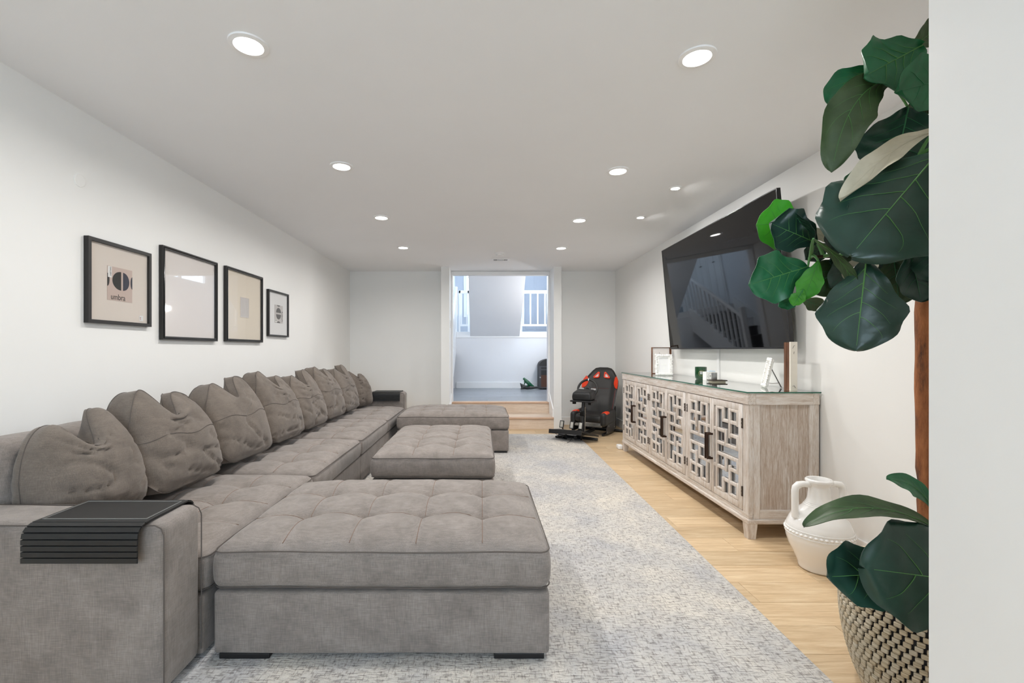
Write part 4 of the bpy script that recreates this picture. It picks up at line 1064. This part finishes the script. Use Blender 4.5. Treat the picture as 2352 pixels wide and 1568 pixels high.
    for x in (-.19, -.05, .07):
        g = G(); Mp = Matrix.Translation((x, -.72, .135)) @ Matrix.Rotation(math.radians(-20), 4, 'X')
        p_ = g.bevbox(-.022, .022, -.004, .004, .03, .115, .003, 1).xf(Mp).ob('pedal', 'steel', t)
        G().ring_prism([(-.027, .025), (.027, .025), (.027, .12), (-.027, .12)], [(-.019, .034), (.019, .034), (.019, .111), (-.019, .111)], -.007, .009).xf(Mp).ob('pedal_rim', 'black_satin', p_)
        G().tube([Mp @ Vector((0, .005, .06)), Vector((x, -.64, .10))], .008, 6).ob('pedal_arm', 'black_satin', p_)
    G().tube(bez((-.12, -.80, .1), (-.33, -.86, .16), (-.22, -.68, .03), 14), .003, 5).tube(bez((.02, -.8, .09), (.02, -.95, .02), (-.02, -.93, .018), 10), .003, 5).ob('cable', 'dark_mesh', t)
    G().gbox(.12, .07, .03, .012, (2, 2, 1), 2, c=(-.22, -.68, .030)).ob('junction_box', 'black_gloss', t, 50)
simseat()
t = thing('speaker_box', 'black upright subwoofer box on the floor behind the racing seat', 'speaker', (1.955, 7.02, 0), math.radians(-10))
BB(-.10, .10, -.13, .13, .008, .33, r=.006).ob('cabinet', 'black_satin', t); G().lathe([(.03, 0), (.034, .004), (.024, .006), (.02, -.0)], 20, cap=(False, False)).xf(Matrix.Translation((-.05, -.131, .27)) @ Matrix.Rotation(PI / 2, 4, 'X')).ob('port', 'dark_mesh', t)
for sx in (-1, 1):
    for sy in (-1, 1): G().lathe([(.014, 0), (.014, .01)], 10, c=(sx * .08, sy * .1, 0)).ob('foot', 'dark_mesh', t)

# ================================================================== LANDING OBJECTS
t = thing('domed_trunk', 'black iron-bound domed trunk on the grey landing floor', 'trunk', (1.205, 9.52, LZ))
tw, td, th = .50, .30, .48
BB(0, tw, 0, td, .02, th, r=.005).ob('body', 'black_iron', t)
half = [(tw * (1 - math.cos(PI * i / 16)) / 2, th + .005 + .155 * abs(math.sin(PI * i / 16)) ** .8) for i in range(17)]
G().prism([(tw, th - .0), (0, th - .0)] + half[1:-1], .0, td).ob('domed_lid', 'black_iron', t)
for x in (0, .19, tw - .04): B(x, x + .04, -.008, .0, .02, th).ob('strap', 'iron_edge', t)
for z in (.02, .40, th - .02): B(-.004, tw, -.006, .0, z, z + .03).ob('edge_band', 'iron_edge', t)
B(.04, .18, -.003, 0, .05, .30).ob('rust_patch', 'iron_rust', t)
G().lathe([(.014, 0), (.016, .01), (.008, .016)], 10).xf(Matrix.Translation((.02, -.008, .25)) @ Matrix.Rotation(PI / 2, 4, 'X')).ob('latch', 'brushed_cup', t, True)
for x in (.05, tw - .05): G().lathe([(.018, 0), (.022, .01), (.018, .02)], 10, c=(x, .05, 0)).lathe([(.018, 0), (.022, .01), (.018, .02)], 10, c=(x, td - .05, 0)).ob('foot', 'dark_mesh', t)

def skin_obj(name, pts, edges, mat, parent, levels=2):
    me = bpy.data.meshes.new(name); me.from_pydata([p[:3] for p in pts], edges, []); me.update()
    o = link(name, me, parent); sk = o.modifiers.new('skin', 'SKIN')
    for i, p in enumerate(pts): me.skin_vertices[0].data[i].radius = (p[3], p[3])
    me.skin_vertices[0].data[0].use_root = True
    o.modifiers.new('sub', 'SUBSURF').levels = levels; o.modifiers['sub'].render_levels = levels
    bpy.context.view_layer.update()
    m2 = bpy.data.meshes.new_from_object(o.evaluated_get(bpy.context.evaluated_depsgraph_get()))
    o.modifiers.clear(); o.data = m2; m2.materials.clear(); m2.materials.append(MATS[mat])
    m2.polygons.foreach_set('use_smooth', [True] * len(m2.polygons)); bpy.data.meshes.remove(me); return o
t = thing('figurine', 'dark green and black crouching creature figurine beside the trunk', 'figurine', (.98, 9.42, LZ))
skin_obj('black_body', [(-.10, 0, .055, .045), (-.04, 0, .05, .045), (.05, 0, .045, .038), (.13, 0, .05, .026), (.205, .0, .055, .016), (-.15, -.01, .10, .03), (-.17, -.02, .125, .012), (-.185, -.02, .14, .008),
    (-.15, -.03, .03, .02), (-.175, -.04, .016, .012), (-.14, .04, .03, .02), (-.165, .05, .015, .012), (-.05, .0, .10, .04)],
    [(0, 1), (1, 2), (2, 3), (3, 4), (0, 5), (5, 6), (6, 7), (0, 8), (8, 9), (0, 10), (10, 11), (1, 12)], 'figurine_black', t)
skin_obj('green_rider', [(.02, -.005, .12, .035), (-.03, -.005, .165, .038), (-.075, -.005, .205, .032), (-.10, -.005, .235, .026), (-.125, -.005, .215, .018), (.07, -.0, .085, .024), (.11, 0, .068, .014), (-.09, -.03, .14, .012), (-.10, -.035, .105, .010), (-.02, -.045, .10, .016), (-.05, -.05, .065, .012)],
    [(0, 1), (1, 2), (2, 3), (3, 4), (0, 5), (5, 6), (2, 7), (7, 8), (0, 9), (9, 10)], 'figurine_green', t)

# ================================================================== FIDDLE LEAF FIG IN A WOVEN BASKET
PX, PY = 1.50, 1.525
bt = thing('woven_basket', 'black and straw stitched woven basket planter on the oak floor', 'basket', (PX, PY, 0))
def brad(z): return .165 + .072 * math.sin(min(1, z / .30) * PI / 2) ** .8 - .012 * max(0, (z - .30) / .12) ** 2
BHT = .42; rows = 25
G().lathe([(.12, 0.002), (brad(.0) - .006, .004)] + [(brad(BHT * i / 24) - .007, BHT * i / 24) for i in range(1, 25)] + [(brad(BHT) - .02, BHT), (brad(.3) - .03, .30), (.001, .30)], 56, cap=(True, False)).ob('liner', 'weave_black', bt, True)
G().tube([((brad(BHT) - .01) * math.cos(a), (brad(BHT) - .01) * math.sin(a), BHT) for a in (2 * PI * k / 56 for k in range(56))], .013, 8, closed=True).ob('rim_coil', 'straw', bt, True)
dz = BHT / rows; n = 56
cellm = G().gbox(.0195, .010, dz * .93, .0036, (1, 1, 1), 2).mesh('straw_stitch', 'straw', 60)
cells = []
for r in range(rows):
    z = dz * (r + .5); R = brad(z)
    for k in range(n):
        a = 2 * PI * (k + .37 * r + .12 * math.sin(r * 2.1)) / n + .1 * z
        p = Vector((R * math.cos(a), R * math.sin(a), z)); w = p + Vector((PX, PY, 0)); nrm = Vector((math.cos(a), math.sin(a), 0))
        vis = nrm.dot((Vector((0, 0, H)) - w).normalized()) * (1 if (w.x / w.y) < .985 else .15) / w.length
        cells.append((vis, a, z, R))
cells.sort(key=lambda c: -c[0])
for vis, a, z, R in cells[:300]:
    link('straw_stitch', cellm, bt, (R * math.cos(a), R * math.sin(a), z), (0, 0, a + PI / 2))
g = G(); src_v = [tuple(v.co) for v in cellm.vertices]; src_f = [tuple(p.vertices) for p in cellm.polygons]
for vis, a, z, R in cells[300:]:
    M = Matrix.Translation((R * math.cos(a), R * math.sin(a), z)) @ Matrix.Rotation(a + PI / 2, 4, 'Z'); g.add([M @ Vector(v) for v in src_v], src_f)
o = g.ob('straw_stitches', 'straw', bt, 60); o['kind'] = 'stuff'

fig = thing('fiddle_leaf_fig', 'tall artificial fiddle-leaf fig with huge dark green leaves', 'plant', (PX, PY, .302))
ORG = Vector((PX, PY, .302))
G().lathe([(.175, 0), (.17, .012), (.06, .018), (.001, .02)], 32, cap=(True, False)).ob('soil', 'soil', fig, True)
tp = [(PX, PY, .31), (PX - .004, PY, .62), (PX - .016, PY, .95), (PX - .022, PY, 1.25), (PX - .01, PY, 1.6), (PX + .02, PY, 1.95), (PX + .05, PY - .02, 2.2)]
trunk_pts = []
for i in range(len(tp) - 1): trunk_pts += [Vector(tp[i]).lerp(Vector(tp[i + 1]), k / 6) for k in range(6)]
trunk_pts.append(Vector(tp[-1]))
G().tube([p - ORG + Vector((.004 * noise.noise((i * .7, 0, 1)), .004 * noise.noise((i * .7, 5, 1)), 0)) for i, p in enumerate(trunk_pts)], [.029 * (1 - .55 * i / 36) * (1 + .10 * noise.noise((i * .9, 2, 2))) for i in range(len(trunk_pts))], 14).ob('trunk', 'bark', fig, 70)
branches = [bez((PX - .018, PY, 1.45), (1.30, 1.50, 1.50), P(1862, 590, 1.50), 10), bez(tp[5], (1.42, 1.46, 2.1), P(2040, 190, 1.40), 8), bez(tp[4], (1.38, 1.42, 1.75), P(2110, 360, 1.36), 8), bez(tp[0], (1.47, 1.48, .55), P(2110, 1260, 1.40), 6)]
for b_ in branches: G().tube([p - ORG for p in b_], [.011 * (1 - .6 * i / len(b_)) for i in range(len(b_))], 8).ob('branch', 'twig', fig, 60)
wood_pts = trunk_pts[8:] + [p for b_ in branches for p in b_]
def wprof(u):
    q = max(0.0, min(1.0, (u - .15) / .45)); q = q * q * (3 - 2 * q)
    return max(.03, abs(math.sin(PI * min(1.0, max(0.0, u)) ** 1.12)) ** .55 * (.66 + .34 * q))
leaf_n = [0]
def leaf(base, tip, hw, d, ctrl=None, mat='leaf_dark', tilt=0.0, roll=0.0, cup=.15, droop=.0, vein='leaf_vein_dark', db=None, dt=None, wave=.05, petiole=True, side=None):
    """base/tip/ctrl in photo pixels at distance d (metres); hw half width in pixels; roll turns the blade about its midrib"""
    leaf_n[0] += 1; sd = leaf_n[0] * 3.7
    d0, d1 = (db or d), (dt or d)
    a, c = P(*base, d0), P(*tip, d1)
    b = P(*ctrl, (d0 + d1) / 2) if ctrl else (a + c) / 2
    N, Mx = 30, 14; us = [.5 - .5 * math.cos(PI * i / N) for i in range(N + 1)]
    mid = [a * (1 - t) ** 2 + b * 2 * t * (1 - t) + c * t * t for t in us]; L = sum((mid[i + 1] - mid[i]).length for i in range(N)); hwm = hw * d / F
    g = G(); vs = []; tops = []
    view = ((a + c) / 2 - Vector((0, 0, H))).normalized()
    for i, p in enumerate(mid):
        t = (mid[min(N, i + 1)] - mid[max(0, i - 1)]).normalized()
        s = t.cross(view); s = s.normalized() if s.length > .15 else t.cross(Vector((0, 0, 1))).normalized()
        nrm = s.cross(t).normalized()                 # points back to the viewer or away
        if nrm.dot(view) > 0: nrm = -nrm
        q = Matrix.Rotation(roll, 4, t); s = q @ s; nrm = q @ nrm
        u = us[i]; w = hwm * wprof(u)
        row = []
        for k in range(Mx + 1):
            v = -1 + 2 * k / Mx; av = abs(v)
            rip = wave * hwm * noise.noise((u * 5 + sd, v * 1.5, sd)) * (.3 + av) * 2 + wave * hwm * 1.3 * av ** 3 * math.sin(u * 17 + sd + (v > 0) * 2)
            quilt = -.020 * hwm * 2 * abs(math.sin(u * 16 + av * 2.2)) ** .7 * min(1, av * 4) * (1 - av * .4)
            h = cup * hwm * av ** 2 + rip + quilt + tilt * v * w - droop * L * (u - .5) ** 2
            row.append(p + s * v * w * (1 + .05 * math.sin(u * 21 + sd + v)) + nrm * h)
        vs += row; tops.append((p, s, nrm, w))
    W1 = Mx + 1
    fs = [(i * W1 + k, i * W1 + k + 1, (i + 1) * W1 + k + 1, (i + 1) * W1 + k) for i in range(N) for k in range(Mx)]
    n = len(vs)
    off = []
    for i in range(N + 1):
        for k in range(W1): off.append(vs[i * W1 + k] - tops[i][2] * .0016)
    rim = [(i * W1, (i + 1) * W1) for i in range(N)] + [((i + 1) * W1 + Mx, i * W1 + Mx) for i in range(N)] + [(k + 1, k) for k in range(Mx)] + [(N * W1 + k, N * W1 + k + 1) for k in range(Mx)]
    fs2 = [tuple(n + x for x in f[::-1]) for f in fs] + [(x, y, n + y, n + x) for x, y in rim]
    g.add([v - ORG for v in vs + off], fs + fs2)
    o = g.ob('leaf', mat, fig, 70)
    vg = G()
    def at(u, v): # point just above the upper surface
        x = math.acos(max(-1, min(1, 1 - 2 * u))) / PI * N; i = int(max(0, min(N - 1, math.floor(x)))); fx = x - i
        k = (v + 1) / 2 * Mx; k0 = int(max(0, min(Mx - 1, math.floor(k)))); f_ = k - k0
        p0 = vs[i * W1 + k0].lerp(vs[i * W1 + k0 + 1], f_); p1 = vs[(i + 1) * W1 + k0].lerp(vs[(i + 1) * W1 + k0 + 1], f_)
        return p0.lerp(p1, fx) + tops[i][2] * .0010 - ORG
    rv = max(.0008, min(.0024, hwm * .022))
    vg.tube([at(.94 * i / 24, 0) for i in range(25)], [rv * (1 - .75 * i / 24) for i in range(25)], 5)
    for u0 in (.10, .26, .42, .58):
        for s_ in (-1, 1):
            st = u0 + (.05 if s_ > 0 else 0); m_ = 9
            vg.tube([at(st + .22 * (q / m_) ** 1.3, s_ * .74 * (q / m_)) for q in range(m_ + 1)], [rv * .5 * (1 - .85 * q / m_) for q in range(m_ + 1)], 4)
    vg.ob('vein', vein, o, True)
    if petiole:
        near = min(wood_pts, key=lambda w_: (w_ - a).length); G().tube([q - ORG for q in bez(near, (near + a) / 2 + Vector((0, 0, .02)), a, 6)], [.006, .0055, .005, .0045, .004, .0035, .003], 6).ob('petiole', 'leaf_vein', fig, True)
V_ = 'leaf_vein'
leaf((2118, 104), (1985, 176), 72, 1.36, mat='leaf_mid', roll=.25, cup=.1, vein=V_)
leaf((2068, 180), (1910, 396), 52, 1.38, ctrl=(1946, 178), mat='leaf_olive', roll=-.25, cup=.18, vein=V_, wave=.07)
leaf((2005, 165), (1903, 242), 34, 1.44, ctrl=(1945, 165), mat='leaf_mid', roll=.3, vein=V_)
leaf((2215, 170), (2056, 212), 66, 1.30, mat='leaf_mid', cup=.2, roll=.2, wave=.04)
leaf((2085, 116), (2185, 40), 32, 1.48, mat='leaf_olive', vein=V_, roll=.3)
leaf((2086, 248), (2056, 392), 92, 1.40, mat='leaf_dark', roll=-.2, cup=.1)
leaf((2130, 262), (2075, 262), 44, 1.43, mat='leaf_olive')
leaf((2168, 335), (1955, 585), 142, 1.27, mat='leaf_dark', cup=-.10, roll=.12, wave=.035, vein=V_)
leaf((2150, 300), (1930, 462), 30, 1.33, ctrl=(2040, 330), mat='leaf_under', roll=.5, cup=.3, vein='leaf_under')
leaf((1950, 440), (1902, 535), 22, 1.35, mat='leaf_dark', roll=.7, petiole=False)
leaf((2000, 400), (1934, 425), 22, 1.42, mat='leaf_mid', petiole=False)
leaf((1848, 512), (1738, 516), 56, 1.58, mat='leaf_bright', cup=.1, vein=V_)
leaf((1872, 556), (1768, 512), 52, 1.50, mat='leaf_dark', cup=.25, roll=.35, vein=V_)
leaf((1812, 478), (1872, 548), 20, 1.49, mat='leaf_dark', roll=.9, petiole=False)
leaf((1856, 612), (1720, 654), 60, 1.50, mat='leaf_mid', cup=.1, roll=-.15, vein=V_)
leaf((1880, 600), (1846, 690), 27, 1.44, mat='leaf_bright', roll=.3, vein=V_)
leaf((1846, 664), (1822, 702), 17, 1.45, mat='leaf_bright', roll=.4, petiole=False)
leaf((1840, 680), (1788, 704), 17, 1.53, mat='leaf_mid', petiole=False)
leaf((1944, 590), (1862, 674), 42, 1.48, mat='leaf_olive', roll=-.3)
leaf((1842, 686), (1892, 706), 18, 1.52, mat='leaf_olive', petiole=False, roll=.3)
leaf((1990, 594), (1966, 806), 82, 1.33, mat='leaf_dark', cup=-.12, wave=.05, vein=V_)
leaf((1868, 548), (1972, 684), 17, 1.36, ctrl=(1955, 600), mat='leaf_olive', roll=.8, vein=V_)
leaf((2010, 572), (1952, 650), 34, 1.37, mat='leaf_under', roll=.5, vein='leaf_under', petiole=False)
leaf((2052, 582), (2066, 700), 46, 1.46, mat='leaf_olive', cup=.2)
leaf((2088, 566), (2116, 694), 44, 1.40, mat='leaf_dark', cup=.3, roll=-.5)
leaf((2140, 535), (2142, 650), 36, 1.36, mat='leaf_dark', roll=.2)
leaf((1960, 580), (1896, 536), 28, 1.41, mat='leaf_dark', roll=.4)
leaf((1930, 556), (1862, 530), 16, 1.52, mat='leaf_under', roll=.6, vein='leaf_under', petiole=False)
leaf((1950, 596), (1905, 600), 26, 1.47, mat='leaf_dark', petiole=False)
leaf((2060, 590), (2010, 640), 36, 1.50, mat='leaf_dark')
leaf((2145, 440), (2060, 560), 70, 1.45, mat='leaf_dark')
leaf((2020, 560), (1930, 590), 34, 1.43, mat='leaf_olive', roll=.3)
leaf((1985, 585), (1905, 660), 34, 1.45, mat='leaf_dark', roll=-.3)
leaf((2100, 590), (2020, 690), 40, 1.52, mat='leaf_mid', roll=.3)
leaf((1900, 560), (1850, 596), 24, 1.55, mat='leaf_dark', petiole=False)
# lower leaves over the basket
leaf((2150, 1180), (2036, 1100), 24, 1.36, ctrl=(2110, 1100), mat='leaf_mid', roll=.7, vein=V_)
leaf((2150, 1215), (1846, 1210), 34, 1.28, ctrl=(1995, 1120), mat='leaf_olive', roll=.75, cup=.2, vein=V_)
leaf((2090, 1316), (1900, 1324), 72, 1.30, mat='leaf_dark', cup=.06, roll=.1, vein=V_, wave=.03)
leaf((2300, 1345), (1988, 1305), 122, 1.22, mat='leaf_dark', cup=-.12, roll=-.10, vein=V_, wave=.03)
